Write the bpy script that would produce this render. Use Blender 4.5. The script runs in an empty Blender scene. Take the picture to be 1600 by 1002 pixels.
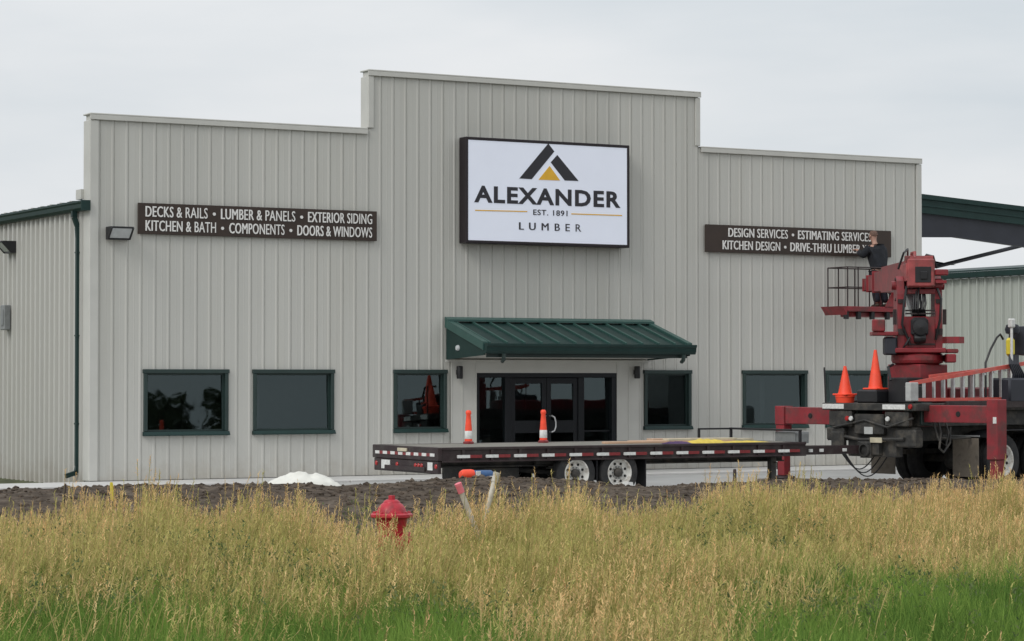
import bpy, math, random
import numpy as np
from mathutils import Vector, Matrix, noise
random.seed(7); rng = np.random.default_rng(11)
S = bpy.context.scene; COL = S.collection
PI = math.pi

# ------------------------------------------------------------------ camera solve (real place, metres)
YAW = math.radians(29.73); PITCH = math.atan(89/3900); FPX = 3900.0
CAM = Vector((-17.67, -48.17, 2.16))
FW = Vector((math.sin(YAW)*math.cos(PITCH), math.cos(YAW)*math.cos(PITCH), math.sin(PITCH)))
RT = Vector((math.cos(YAW), -math.sin(YAW), 0)); UP = RT.cross(FW)
def ray(px, py): return FW + RT*((px-800)/FPX) + UP*((501-py)/FPX)
def onY(px, py, Y=0.0):
    r = ray(px, py); return CAM + r*((Y-CAM.y)/r.y)
def atD(px, py, d): return CAM + ray(px, py)*d

# ------------------------------------------------------------------ materials
def nd(nt, typ, **kw):
    n = nt.nodes.new(typ)
    for k, v in kw.items(): setattr(n, k, v)
    return n
def mat(name, col, rough=.6, metal=0.0, var=.12, scale=4.0, bump=0.0, bscale=30.0, stretch=(1,1,1), dirt=None, dscale=1.2, damt=.5, spec=.5):
    m = bpy.data.materials.new(name); m.use_nodes = True
    nt = m.node_tree; b = nt.nodes['Principled BSDF']
    b.inputs['Roughness'].default_value = rough; b.inputs['Metallic'].default_value = metal
    b.inputs['Specular IOR Level'].default_value = spec
    tc = nd(nt, 'ShaderNodeTexCoord'); mp = nd(nt, 'ShaderNodeMapping'); mp.inputs['Scale'].default_value = stretch
    nt.links.new(tc.outputs['Object'], mp.inputs['Vector'])
    n = nd(nt, 'ShaderNodeTexNoise'); n.inputs['Scale'].default_value = scale; n.inputs['Detail'].default_value = 6
    nt.links.new(mp.outputs[0], n.inputs['Vector'])
    r = nd(nt, 'ShaderNodeValToRGB')
    r.color_ramp.elements[0].position = .3; r.color_ramp.elements[1].position = .7
    r.color_ramp.elements[0].color = tuple(c*(1-var) for c in col)+(1,)
    r.color_ramp.elements[1].color = tuple(min(1, c*(1+var)) for c in col)+(1,)
    nt.links.new(n.outputs['Fac'], r.inputs['Fac'])
    out = r.outputs['Color']
    if dirt:
        n2 = nd(nt, 'ShaderNodeTexNoise'); n2.inputs['Scale'].default_value = dscale; n2.inputs['Detail'].default_value = 8; n2.inputs['Roughness'].default_value = .65
        nt.links.new(mp.outputs[0], n2.inputs['Vector'])
        r2 = nd(nt, 'ShaderNodeValToRGB'); r2.color_ramp.elements[0].position = .48; r2.color_ramp.elements[1].position = .68
        r2.color_ramp.elements[0].color = (0,0,0,1); r2.color_ramp.elements[1].color = (damt,)*3+(1,)
        nt.links.new(n2.outputs['Fac'], r2.inputs['Fac'])
        mx = nd(nt, 'ShaderNodeMix', data_type='RGBA'); mx.inputs[7].default_value = tuple(dirt)+(1,)
        nt.links.new(r2.outputs['Color'], mx.inputs[0]); nt.links.new(out, mx.inputs[6]); out = mx.outputs[2]
    nt.links.new(out, b.inputs['Base Color'])
    if bump:
        n3 = nd(nt, 'ShaderNodeTexNoise'); n3.inputs['Scale'].default_value = bscale; n3.inputs['Detail'].default_value = 5
        nt.links.new(mp.outputs[0], n3.inputs['Vector'])
        bp = nd(nt, 'ShaderNodeBump'); bp.inputs['Strength'].default_value = bump; bp.inputs['Distance'].default_value = .05
        nt.links.new(n3.outputs['Fac'], bp.inputs['Height']); nt.links.new(bp.outputs[0], b.inputs['Normal'])
    return m
M = {}
M['panel'] = mat('light_stone_panel', (.50,.495,.46), .45, 0, .045, .9, .12, .5, (1.6,1,.14), dirt=(.43,.42,.375), dscale=.9, damt=.45)
M['panel2'] = mat('shed_panel', (.40,.42,.38), .5, 0, .04, .9, .1, .6, (1,1,.25))
M['trim'] = mat('light_trim', (.52,.515,.48), .45, 0, .05, 2)
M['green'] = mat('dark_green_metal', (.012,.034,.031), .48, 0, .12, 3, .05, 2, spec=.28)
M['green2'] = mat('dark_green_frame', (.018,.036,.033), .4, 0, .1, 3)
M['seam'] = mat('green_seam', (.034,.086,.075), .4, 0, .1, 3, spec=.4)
M['navy'] = mat('dark_primer_steel', (.022,.024,.034), .55, 0, .15, 2)
M['black'] = mat('black_paint', (.012,.012,.014), .45, 0, .2, 5)
M['doorframe'] = mat('black_aluminium', (.010,.012,.015), .35, .3, .1, 4)
M['soil'] = mat('wet_topsoil', (.078,.060,.046), .95, 0, .5, 5, 1.0, 16, dirt=(.20,.165,.13), dscale=3.5, damt=.6, spec=.15)
M['field'] = mat('field_soil', (.075,.085,.035), .95, 0, .4, 2.5, .6, 12)
M['gravel'] = mat('gravel_edge', (.17,.16,.15), .95, 0, .35, 14, .6, 25)
M['concrete'] = mat('damp_concrete', (.43,.43,.42), .42, 0, .1, .8, .12, 40, dirt=(.33,.32,.31), dscale=.6, damt=.6)
M['walk'] = mat('new_concrete', (.55,.54,.52), .7, 0, .06, 1.5, .1, 30)
M['brown'] = mat('brown_sign_board', (.034,.020,.014), .45, 0, .12, 3)
M['letter'] = mat('white_lettering', (.74,.73,.71), .5, 0, .05, 9)
M['signframe'] = mat('dark_bronze_cabinet', (.016,.010,.013), .4, .2, .12, 4)
M['charcoal'] = mat('charcoal_vinyl', (.022,.021,.028), .5, 0, .08, 6)
M['amber'] = mat('amber_vinyl', (.75,.42,.03), .5, 0, .06, 6)
M['cranered'] = mat('red_crane_paint', (.24,.021,.028), .42, 0, .26, 2.5, .06, 12, dirt=(.085,.04,.036), dscale=2.6, damt=.9)
M['palered'] = mat('pale_red_paint', (.31,.06,.06), .5, 0, .3, 5, dirt=(.09,.05,.045), dscale=3.2, damt=.9)  # paler red: light on the boom's side and top put into the colour
M['maroon'] = mat('trailer_dark_maroon', (.022,.010,.011), .55, 0, .3, 4, .1, 20, dirt=(.045,.038,.034), dscale=3, damt=.8)
M['grime'] = mat('greasy_chassis', (.028,.027,.025), .6, 0, .4, 6, .2, 15, dirt=(.11,.095,.075), dscale=4, damt=.75)
M['tyre'] = mat('tyre_rubber', (.016,.016,.017), .8, 0, .25, 8, .2, 30, dirt=(.05,.047,.042), dscale=6, damt=.5)
M['rim'] = mat('white_rim_paint', (.66,.65,.61), .45, 0, .12, 6, dirt=(.22,.17,.12), dscale=9, damt=.8)
M['hole_shade_eye'] = mat('hole_shade_eye_dark', (.012,.011,.011), .8)  # near-black that stands for shade inside holes; also the eye colour
M['flap'] = mat('muddy_rubber_flap', (.17,.145,.115), .85, 0, .3, 5, dirt=(.05,.045,.04), dscale=5, damt=.8)
M['deckwood'] = mat('weathered_deck_board', (.20,.19,.165), .8, 0, .3, 6, .2, 20, (.3,3,1))
M['pine'] = mat('fresh_pine_board', (.55,.36,.24), .7, 0, .15, 6, .05, 30, (.3,4,4))
M['pale'] = mat('pale_board', (.50,.45,.33), .7, 0, .15, 6)
M['yellow'] = mat('yellow_webbing', (.62,.47,.07), .7, 0, .15, 10)
M['purple'] = mat('purple_cloth', (.07,.035,.10), .9, 0, .2, 10)
M['orange'] = mat('fluorescent_orange', (.92,.075,.028), .5, 0, .07, 6, dirt=(.55,.06,.03), dscale=7, damt=.4)
M['tapew'] = mat('white_reflector', (.66,.66,.64), .3, 0, .15, 20)
M['taper'] = mat('red_reflector', (.20,.022,.025), .35, 0, .2, 20)
M['lens'] = mat('red_lamp_lens', (.35,.012,.012), .2, 0, .1, 8)
M['amberlens'] = mat('amber_lamp_lens', (.6,.2,.02), .2, 0, .1, 8)
M['alu'] = mat('brushed_aluminium', (.62,.62,.62), .35, .75, .1, 12)
M['grey'] = mat('grey_casting', (.24,.25,.25), .5, .3, .15, 6)
M['lightgrey'] = mat('light_grey_plate', (.42,.43,.42), .5, 0, .15, 8)
M['redfibre'] = mat('orange_red_fibreglass', (.62,.10,.075), .45, 0, .14, 8, dirt=(.45,.2,.18), dscale=6, damt=.5)
M['hydrant'] = mat('red_hydrant_enamel', (.44,.014,.030), .42, 0, .18, 8, .15, 40, dirt=(.20,.02,.025), dscale=9, damt=.75)
M['pvc'] = mat('weathered_white_pipe', (.56,.53,.46), .6, 0, .1, 9, dirt=(.4,.35,.27), dscale=10, damt=.7)
M['pink'] = mat('pink_marking_paint', (.72,.18,.22), .6, 0, .12, 14)
M['stake'] = mat('dark_wood_stake', (.06,.045,.04), .9, 0, .3, 12)
M['yellowpaint'] = mat('yellow_marker', (.75,.62,.06), .5, 0, .1, 9)
M['sheet'] = mat('white_plastic_sheet', (.70,.69,.63), .5, 0, .06, 4, .2, 10)
M['blue'] = mat('blue_plastic', (.035,.10,.24), .45, 0, .12, 7)
M['skin'] = mat('skin_tone', (.42,.24,.18), .55, 0, .08, 12)
M['jacket'] = mat('black_jacket_cloth', (.010,.012,.017), .9, 0, .3, 10, .3, 40)
M['trousers'] = mat('dark_navy_trousers', (.012,.012,.022), .9, 0, .3, 10, .3, 40)
M['boot'] = mat('brown_boot_leather', (.05,.03,.02), .7, 0, .2, 10)
M['hair'] = mat('brown_hair', (.13,.075,.055), .8, 0, .3, 30)
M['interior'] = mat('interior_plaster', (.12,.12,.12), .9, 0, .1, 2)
M['darkred'] = mat('dark_maroon_panel', (.05,.014,.018), .5, 0, .2, 3)
M['bark'] = mat('far_wood_bark', (.05,.04,.03), .9)
M['leaf'] = mat('far_leaf', (.035,.055,.025), .8, 0, .4, .5)
M['lamplens'] = mat('frosted_lamp_glass', (.50,.52,.53), .25, 0, .08, 10)
def weather(m, z0, z1):
    """mud splash along the foot of the wall and a slight tone change from sheet to sheet"""
    nt = m.node_tree; b = nt.nodes['Principled BSDF']; src = b.inputs['Base Color'].links[0].from_socket
    tc = nd(nt, 'ShaderNodeTexCoord'); sp = nd(nt, 'ShaderNodeSeparateXYZ'); nt.links.new(tc.outputs['Object'], sp.inputs[0])
    fl = nd(nt, 'ShaderNodeMath', operation='MULTIPLY'); fl.inputs[1].default_value = 1/.9144; nt.links.new(sp.outputs['X'], fl.inputs[0])
    fr = nd(nt, 'ShaderNodeMath', operation='FLOOR'); nt.links.new(fl.outputs[0], fr.inputs[0])
    wn = nd(nt, 'ShaderNodeTexWhiteNoise', noise_dimensions='1D'); nt.links.new(fr.outputs[0], wn.inputs['W'])
    mr = nd(nt, 'ShaderNodeMapRange'); mr.inputs['To Min'].default_value = .955; mr.inputs['To Max'].default_value = 1.03; nt.links.new(wn.outputs['Value'], mr.inputs['Value'])
    mu = nd(nt, 'ShaderNodeVectorMath', operation='SCALE'); nt.links.new(src, mu.inputs[0]); nt.links.new(mr.outputs[0], mu.inputs['Scale'])
    n = nd(nt, 'ShaderNodeTexNoise'); n.inputs['Scale'].default_value = 2.2; n.inputs['Detail'].default_value = 9; n.inputs['Roughness'].default_value = .7; nt.links.new(tc.outputs['Object'], n.inputs['Vector'])
    ad = nd(nt, 'ShaderNodeMath', operation='MULTIPLY_ADD'); ad.inputs[1].default_value = 1.6; nt.links.new(n.outputs['Fac'], ad.inputs[0]); 
    ng = nd(nt, 'ShaderNodeMath', operation='MULTIPLY'); ng.inputs[1].default_value = -1.0; nt.links.new(sp.outputs['Z'], ng.inputs[0]); nt.links.new(ng.outputs[0], ad.inputs[2])
    r = nd(nt, 'ShaderNodeMapRange'); r.inputs['From Min'].default_value = z0; r.inputs['From Max'].default_value = z1; r.inputs['To Max'].default_value = .55; nt.links.new(ad.outputs[0], r.inputs['Value'])
    mx = nd(nt, 'ShaderNodeMix', data_type='RGBA'); mx.inputs[7].default_value = (.33,.29,.235,1); nt.links.new(r.outputs[0], mx.inputs[0]); nt.links.new(mu.outputs[0], mx.inputs[6]); nt.links.new(mx.outputs[2], b.inputs['Base Color'])
weather(M['panel'], .35, 1.0)
def glass(name, tint=(.55,.62,.62)):
    m = bpy.data.materials.new(name); m.use_nodes = True; nt = m.node_tree
    nt.nodes.remove(nt.nodes['Principled BSDF']); o = nt.nodes['Material Output']
    t = nd(nt, 'ShaderNodeBsdfTransparent'); t.inputs[0].default_value = tint+(1,)
    g = nd(nt, 'ShaderNodeBsdfGlossy'); g.inputs['Roughness'].default_value = .015; g.inputs[0].default_value = (.80,.985,1,1)
    f = nd(nt, 'ShaderNodeFresnel'); f.inputs['IOR'].default_value = 1.74
    n = nd(nt, 'ShaderNodeTexNoise'); n.inputs['Scale'].default_value = .9
    tc = nd(nt, 'ShaderNodeTexCoord'); nt.links.new(tc.outputs['Object'], n.inputs['Vector'])
    b = nd(nt, 'ShaderNodeBump'); b.inputs['Strength'].default_value = .05; b.inputs['Distance'].default_value = .05
    nt.links.new(n.outputs['Fac'], b.inputs['Height']); nt.links.new(b.outputs[0], g.inputs['Normal'])
    x = nd(nt, 'ShaderNodeMixShader'); nt.links.new(f.outputs[0], x.inputs[0]); nt.links.new(t.outputs[0], x.inputs[1]); nt.links.new(g.outputs[0], x.inputs[2])
    nt.links.new(x.outputs[0], o.inputs['Surface']); return m
M['glass'] = glass('tinted_window_glass')
def signface():
    m = mat('backlit_sign_face', (.74,.77,.86), .4, 0, .015, 2)
    b = m.node_tree.nodes['Principled BSDF']
    b.inputs['Emission Color'].default_value = (.76,.82,1,1); b.inputs['Emission Strength'].default_value = .13
    return m
M['face'] = signface()
def grassmat(name, transl=.35):
    m = bpy.data.materials.new(name); m.use_nodes = True; nt = m.node_tree
    nt.nodes.remove(nt.nodes['Principled BSDF']); o = nt.nodes['Material Output']
    a = nd(nt, 'ShaderNodeAttribute'); a.attribute_name = 'plant_colour'
    n = nd(nt, 'ShaderNodeTexNoise'); n.inputs['Scale'].default_value = 3
    d = nd(nt, 'ShaderNodeBsdfDiffuse'); t = nd(nt, 'ShaderNodeBsdfTranslucent'); x = nd(nt, 'ShaderNodeMixShader'); x.inputs[0].default_value = transl
    nt.links.new(a.outputs['Color'], d.inputs[0]); nt.links.new(a.outputs['Color'], t.inputs[0])
    nt.links.new(d.outputs[0], x.inputs[1]); nt.links.new(t.outputs[0], x.inputs[2]); nt.links.new(x.outputs[0], o.inputs['Surface'])
    return m
M['grass'] = grassmat('grass_blades')

# ------------------------------------------------------------------ mesh building helpers
class MB:
    def __init__(s, xf=None): s.v = []; s.f = []; s.mi = []; s.xf = xf; s.rg = []
    def add(s, vs, fs, mi=0):
        b = len(s.v); s.rg.append((b, b+len(vs), len(s.f), len(s.f)+len(fs)))
        s.v += [tuple(s.xf @ Vector(v)) if s.xf else tuple(v) for v in vs]
        s.f += [tuple(i+b for i in f) for f in fs]; s.mi += [mi]*len(fs); return s
    def box(s, x0, x1, y0, y1, z0, z1, mi=0, bv=0.0):
        if x0 > x1: x0, x1 = x1, x0
        if y0 > y1: y0, y1 = y1, y0
        if z0 > z1: z0, z1 = z1, z0
        b = min(bv, (x1-x0)*.45, (y1-y0)*.45, (z1-z0)*.45)
        if b <= 0:
            vs = [(x,y,z) for z in (z0,z1) for y in (y0,y1) for x in (x0,x1)]
            return s.add(vs, [(0,2,3,1),(4,5,7,6),(0,1,5,4),(2,6,7,3),(0,4,6,2),(1,3,7,5)], mi)
        # bevelled box: 24 verts
        vs = []; idx = {}
        for ax in range(3):
            for sx in (0,1):
                for sy in (0,1):
                    for sz in (0,1):
                        c = [(x0,x1)[sx], (y0,y1)[sy], (z0,z1)[sz]]; sg = (sx,sy,sz)
                        for k in range(3):
                            if k != ax: c[k] += b if sg[k] == 0 else -b
                        idx[(ax,sx,sy,sz)] = len(vs); vs.append(tuple(c))
        fs = []
        for ax in range(3):
            o = [k for k in range(3) if k != ax]
            for sg in (0,1):
                q = []
                for a, c in ((0,0),(1,0),(1,1),(0,1)):
                    t = [0,0,0]; t[ax] = sg; t[o[0]] = a; t[o[1]] = c; q.append(idx[(ax,)+tuple(t)])
                fs.append(tuple(q))
        for k in range(3):                        # edges along axis k
            o = [j for j in range(3) if j != k]
            for a in (0,1):
                for c in (0,1):
                    q = []
                    for ax, e in ((o[0],0),(o[0],1),(o[1],1),(o[1],0)):
                        t = [0,0,0]; t[k] = e; t[o[0]] = a; t[o[1]] = c; q.append(idx[(ax,)+tuple(t)])
                    fs.append(tuple(q))
        for sx in (0,1):
            for sy in (0,1):
                for sz in (0,1): fs.append(tuple(idx[(ax,sx,sy,sz)] for ax in range(3)))
        return s.add(vs, fs, mi)
    def bar(s, p0, p1, w, h, mi=0, up=(0,0,1)):
        p0, p1 = Vector(p0), Vector(p1); d = (p1-p0).normalized(); u = Vector(up)
        if abs(d.dot(u)) > .98: u = Vector((1,0,0))
        r = d.cross(u).normalized(); u = r.cross(d)
        vs = [p + r*a*w/2 + u*c*h/2 for p in (p0,p1) for a, c in ((-1,-1),(1,-1),(1,1),(-1,1))]
        return s.add(vs, [(3,2,1,0),(4,5,6,7),(0,1,5,4),(1,2,6,5),(2,3,7,6),(3,0,4,7)], mi)
    def tube(s, pts, r, n=8, mi=0, caps=True):
        pts = [Vector(p) for p in pts]; rs = r if isinstance(r, (list,tuple)) else [r]*len(pts)
        vs = []; prev = None
        for i, p in enumerate(pts):
            d = (pts[min(i+1,len(pts)-1)] - pts[max(i-1,0)]).normalized()
            if prev is None:
                u = Vector((0,0,1)) if abs(d.z) < .9 else Vector((1,0,0)); a = d.cross(u).normalized()
            else: a = (prev - d*prev.dot(d)).normalized()
            prev = a; b = d.cross(a)
            vs += [p + (a*math.cos(2*PI*k/n) + b*math.sin(2*PI*k/n))*rs[i] for k in range(n)]
        fs = [(i*n+k, i*n+(k+1)%n, (i+1)*n+(k+1)%n, (i+1)*n+k) for i in range(len(pts)-1) for k in range(n)]
        if caps: fs += [tuple(range(n))[::-1], tuple((len(pts)-1)*n+k for k in range(n))]
        return s.add(vs, fs, mi)
    def lathe(s, prof, c=(0,0,0), axis='z', n=24, mi=0):
        vs = []; m = len(prof)
        for k in range(n):
            a = 2*PI*k/n
            for r, h in prof:
                x, y = r*math.cos(a), r*math.sin(a)
                p = {'z':(x,y,h), 'y':(x,h,y), 'x':(h,x,y)}[axis]
                vs.append((p[0]+c[0], p[1]+c[1], p[2]+c[2]))
        fs = [(k*m+i, k*m+i+1, ((k+1)%n)*m+i+1, ((k+1)%n)*m+i) for k in range(n) for i in range(m-1)]
        return s.add(vs, fs, mi)
    def prism(s, poly, axis, a, b, mi=0):      # polygon in the other two axes, extruded a..b
        def P(u, v, t): return {'x':(t,u,v), 'y':(u,t,v), 'z':(u,v,t)}[axis]
        n = len(poly); vs = [P(u,v,a) for u,v in poly] + [P(u,v,b) for u,v in poly]
        return s.add(vs, [tuple(range(n))[::-1], tuple(range(n,2*n))] + [(i,(i+1)%n,n+(i+1)%n,n+i) for i in range(n)], mi)
    def each(s, name, mats, parent=None, smooth=False):
        """one object for every cluster of shapes that touch"""
        bb = []
        for a, b, c, d in s.rg:
            P = np.array(s.v[a:b]); bb.append((P.min(0), P.max(0)))
        par = list(range(len(bb)))
        def root(i):
            while par[i] != i: i = par[i]
            return i
        for i in range(len(bb)):
            for j in range(i):
                g = np.maximum(0, np.maximum(bb[i][0]-bb[j][1], bb[j][0]-bb[i][1]))
                if (g**2).sum() <= .02**2: par[root(i)] = root(j)
        out = []
        for r in dict.fromkeys(root(i) for i in range(len(bb))):
            m = MB()
            for i, (a, b, c, d) in enumerate(s.rg):
                if root(i) == r: m.add(s.v[a:b], [tuple(q-a for q in f) for f in s.f[c:d]])
            out.append(m.build(name, mats, parent, smooth))
        return out
    def build(s, name, mats, parent=None, smooth=False):
        if not isinstance(mats, (list,tuple)): mats = [mats]
        me = bpy.data.meshes.new(name); vs = s.v
        off = ORIG.get(parent.name) if parent else None
        if off is not None: vs = [(v[0]-off[0], v[1]-off[1], v[2]-off[2]) for v in vs]
        me.from_pydata(vs, [], s.f)
        for m in mats: me.materials.append(m)
        if len(mats) > 1: me.polygons.foreach_set('material_index', s.mi)
        if smooth: me.polygons.foreach_set('use_smooth', [True]*len(me.polygons))
        me.update()
        if len(s.f) > 1:       # single panes keep the way they were laid
            import bmesh
            bm = bmesh.new(); bm.from_mesh(me); bmesh.ops.recalc_face_normals(bm, faces=bm.faces); bm.to_mesh(me); bm.free()
        if smooth:
            try: me.set_sharp_from_angle(angle=math.radians(38))
            except Exception: pass
        o = bpy.data.objects.new(name, me); COL.objects.link(o)
        if parent:
            o.parent = parent
            if off is not None: ORIG[o.name] = off
        return o
ORIG = {}     # world-built things: the offset of their root, handed on to their parts
def tag(o, label=None, cat=None, group=None, kind=None):
    if label: o['label'] = label
    if cat: o['category'] = cat
    if group: o['group'] = group
    if kind: o['kind'] = kind
    return o
def thing(name, label, cat, loc=(0,0,0), rz=0.0, group=None, world=True):
    o = bpy.data.objects.new(name, None); COL.objects.link(o); o.location = loc; o.rotation_euler = (0,0,rz); o.empty_display_size = .3
    if world and rz == 0.0: ORIG[o.name] = Vector(loc)
    return tag(o, label, cat, group)
def copy_tree(o, parent=None):
    c = o.copy(); COL.objects.link(c)
    if parent: c.parent = parent
    for ch in list(o.children): copy_tree(ch, c)
    return c
def text_mb(body, x0, x1, z0, z1, Y, bold=0.0, depth=.012, space=1.0, fat=0.0):
    if fat:
        fs = [text_mb(body, x0+d, x1+d-(fat if d else 0), z0, z1, Y, bold, depth+.0008*i, space) for i, d in enumerate((0, fat))]
        r = MB(); n = 0; V = []; F = []
        for m in fs: F += [tuple(q+len(V) for q in f) for f in m.f]; V += m.v
        return r.add(V, F)
    """lettering standing on a wall that faces -Y, fitted to a rectangle"""
    cu = bpy.data.curves.new('t', 'FONT'); cu.body = body; cu.size = 1; cu.offset = bold; cu.extrude = 0.0; cu.space_character = space
    cu.resolution_u = 3
    ob = bpy.data.objects.new('t', cu); COL.objects.link(ob)
    dg = bpy.context.evaluated_depsgraph_get(); me = bpy.data.meshes.new_from_object(ob.evaluated_get(dg))
    vs = [tuple(v.co) for v in me.vertices]; fs = [tuple(p.vertices) for p in me.polygons]
    COL.objects.unlink(ob); bpy.data.objects.remove(ob); bpy.data.meshes.remove(me)
    ax, bx = min(v[0] for v in vs), max(v[0] for v in vs); az, bz = min(v[1] for v in vs), max(v[1] for v in vs)
    mb = MB(); sx = (x1-x0)/(bx-ax); sz = (z1-z0)/(bz-az); n = len(vs)
    fr = [(x0+(v[0]-ax)*sx, Y-depth, z0+(v[1]-az)*sz) for v in vs]
    bk = [(p[0], Y, p[2]) for p in fr]
    from collections import Counter
    ec = Counter(); 
    for f in fs:
        for i in range(len(f)): ec[tuple(sorted((f[i], f[(i+1)%len(f)])))] += 1
    sides = [(a, b, b+n, a+n) for (a,b), k in ec.items() if k == 1]
    mb.add(fr+bk, fs+sides); return mb
def merge(*mbs):
    r = MB()
    for m in mbs: r.add(m.v, m.f)   # one range for each run of letters
    return r

# ------------------------------------------------------------------ ribbed metal sheet
RIB = [(0,0),(.020,.032),(.062,.032),(.082,0),(.150,0),(.160,.007),(.172,.007),(.182,0),(.225,0),(.235,.007),(.247,.007),(.257,0)]
RIB2 = [(0,0),(.022,.011),(.050,.011),(.062,0),(.064,-.009),(.078,-.009),(.082,0),(.190,0),(.196,.0022),(.210,.0022),(.216,0)]
def ribbed(mb, P, L, zbot, ztop, holes=(), phase=0.0, period=.3048, hs=1.0, RIB=RIB):
    """P(s, d, z) -> point; s along the wall, d out of it. ztop(s) callable"""
    xs = set([0.0, L]); k = -1
    while k*period + phase < L + period:
        for a, d in RIB: xs.add(round(k*period*1.0 + phase + a*period/.3048, 4))
        k += 1
    for h in holes: xs |= {h[0], h[1]}
    xs |= set(getattr(ztop, 'breaks', ()))
    xs = sorted(x for x in xs if -1e-6 <= x <= L+1e-6)
    def dep(x):
        t = ((x-phase) % period)*.3048/period
        pts = RIB + [(.3048,0)]
        for (a,da),(b,db) in zip(pts, pts[1:]):
            if a-1e-4 <= t <= b+1e-4: return (da + (db-da)*(t-a)/(b-a))*hs
        return 0
    for xa, xb in zip(xs, xs[1:]):
        if xb-xa < 1e-5: continue
        mid = (xa+xb)/2
        za = zbot(mid) if callable(zbot) else zbot
        segs = [(za, None)]; cuts = sorted((h[2],h[3]) for h in holes if h[0]-1e-6 < mid < h[1]+1e-6)
        spans = []; z = za
        for c0, c1 in cuts:
            if c0 > z: spans.append((z, c0, False))
            z = c1
        spans.append((z, None, True))
        da, db = dep(xa+1e-5), dep(xb-1e-5)
        for s0, s1, top in spans:
            ta = ztop(xa+1e-5) if top else s1; tb = ztop(xb-1e-5) if top else s1
            mb.add([P(xa,da,s0), P(xb,db,s0), P(xb,db,tb), P(xa,da,ta)], [(0,1,2,3)])

# ================================================================== GROUND
XB, XE = 6.29, 14.83; W = 21.36
berm_tab = []
for px, py in [(-500,768),(0,763),(380,757),(560,757),(640,754),(730,748),(850,748),(1000,757),(1150,753),(1250,749),(1400,749),(1600,747),(2100,745)]:
    p = onY(px, py, -14.0); berm_tab.append((p.x, p.z))
BX = [b[0] for b in berm_tab]; BZ = [b[1] for b in berm_tab]
def sm(a, b, x):
    t = np.clip((x-a)/(b-a), 0, 1); return t*t*(3-2*t)
def base_h(x, y):
    x = np.asarray(x, float); y = np.asarray(y, float)
    z = -.06 + 0*x
    z = z + .14*sm(-19,-24,y) - .06*sm(-26,-33,y) + .55*sm(-37,-46,y)
    z = z - .28*sm(-.05,-1.6,x)*sm(-.9,.6,y) * (y > -1.0)
    z = z + .05*np.sin(x*.55+1)*sm(-17,-20,y)*np.cos(y*.7)
    return z
def edge_coords(lo, hi, step, far):
    c = list(np.arange(lo, hi+1e-6, step)); o = []
    d = step*2; v = hi
    while v < far: v += d; o.append(v); d *= 1.6
    i = []; d = step*2; v = lo
    while v > -far: v -= d; i.append(v); d *= 1.6
    return np.array(i[::-1]+c+o)
def grid_obj(name, xs, ys, hf, material):
    X, Y = np.meshgrid(xs, ys); Z = hf(X, Y); nx, ny = len(xs), len(ys)
    vs = np.stack([X.ravel(), Y.ravel(), Z.ravel()], 1)
    i = np.arange(nx*ny).reshape(ny, nx)
    fs = np.stack([i[:-1,:-1].ravel(), i[:-1,1:].ravel(), i[1:,1:].ravel(), i[1:,:-1].ravel()], 1)
    me = bpy.data.meshes.new(name); me.from_pydata(vs.tolist(), [], fs.tolist()); me.materials.append(material)
    me.polygons.foreach_set('use_smooth', [True]*len(me.polygons)); me.update()
    o = bpy.data.objects.new(name, me); COL.objects.link(o); return o
tag(grid_obj('ground', edge_coords(-30, 34, .6, 1800), edge_coords(-50, 4, .6, 1800), base_h, M['field']), kind='structure')
# soil bank thrown up along the edge of the yard
def vnoise(X, Y, sc, seed):
    return np.array([[noise.noise(Vector((x*sc, y*sc, seed))) for x, y in zip(r, q)] for r, q in zip(X, Y)])
def bank_h(X, Y):
    hb = np.interp(X, BX, BZ)
    n = .5*vnoise(X, Y, .6, 1.3) + .28*vnoise(X, Y, 2.2, 5.1) + .26*np.abs(vnoise(X, Y, 5.5, 9.7))
    prof = np.where(Y > -14, np.exp(-((Y+14)/1.35)**2), np.exp(-(np.abs(Y+14)/3.4)**2.2))
    z = (hb+.02)*prof + n*.115*np.clip(prof*1.3, .35, 1)
    edge = sm(-11.2,-12.2,Y)*sm(-21.5,-20,Y)
    return base_h(X, Y) + .02 + z*edge - .10*(1-edge)
tag(grid_obj('soil_bank', np.arange(-18, 34, .09), np.arange(-21.6, -11, .09), bank_h, M['soil']), kind='structure')
n_ = 13000; ox = rng.uniform(-16, 30, n_); oy = np.clip(rng.normal(-14.6, 2.0, n_), -20.5, -12.2)
oz = bank_h(ox[None], oy[None])[0]; orr = np.clip(rng.lognormal(-3.75, .5, n_), .008, .06); mb = MB()
ico = [(0,0,1),(.9,0,.4),(.28,.85,.45),(-.72,.52,.4),(-.72,-.52,.45),(.28,-.85,.4),(.72,.52,-.45),(-.28,.85,-.4),(-.9,0,-.45),(-.28,-.85,-.4),(.72,-.52,-.45)]
icf = [(0,1,2),(0,2,3),(0,3,4),(0,4,5),(0,5,1),(1,6,2),(2,7,3),(3,8,4),(4,9,5),(5,10,1),(6,7,2),(7,8,3),(8,9,4),(9,10,5),(10,6,1)]
for i in range(n_):
    a = rng.uniform(0,6.3); ca, sa = math.cos(a), math.sin(a); r = orr[i]; q = rng.uniform(.7,1.3,(11,1))
    mb.add([(ox[i]+r*k*(v[0]*ca-v[1]*sa), oy[i]+r*k*(v[0]*sa+v[1]*ca), oz[i]+r*.75*k*v[2]) for v, (k,) in zip(ico, q)], icf)
tag(mb.build('soil_clods', M['soil']), 'loose clods scattered over the dark soil bank', 'soil', kind='stuff')
mb = MB(); mb.box(-16, 62, -11.35, -1.8, -.3, 0.0); mb.box(W+.1, 62, -1.8, 15.9, -.3, 0.0)
tag(mb.build('car_park', M['concrete']), kind='structure')
mb = MB()
x = -16.0
while x < 40: mb.box(x, x+2.98, -1.78, -.012, -.3, .05, 0, .012); x += 3.0
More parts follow.
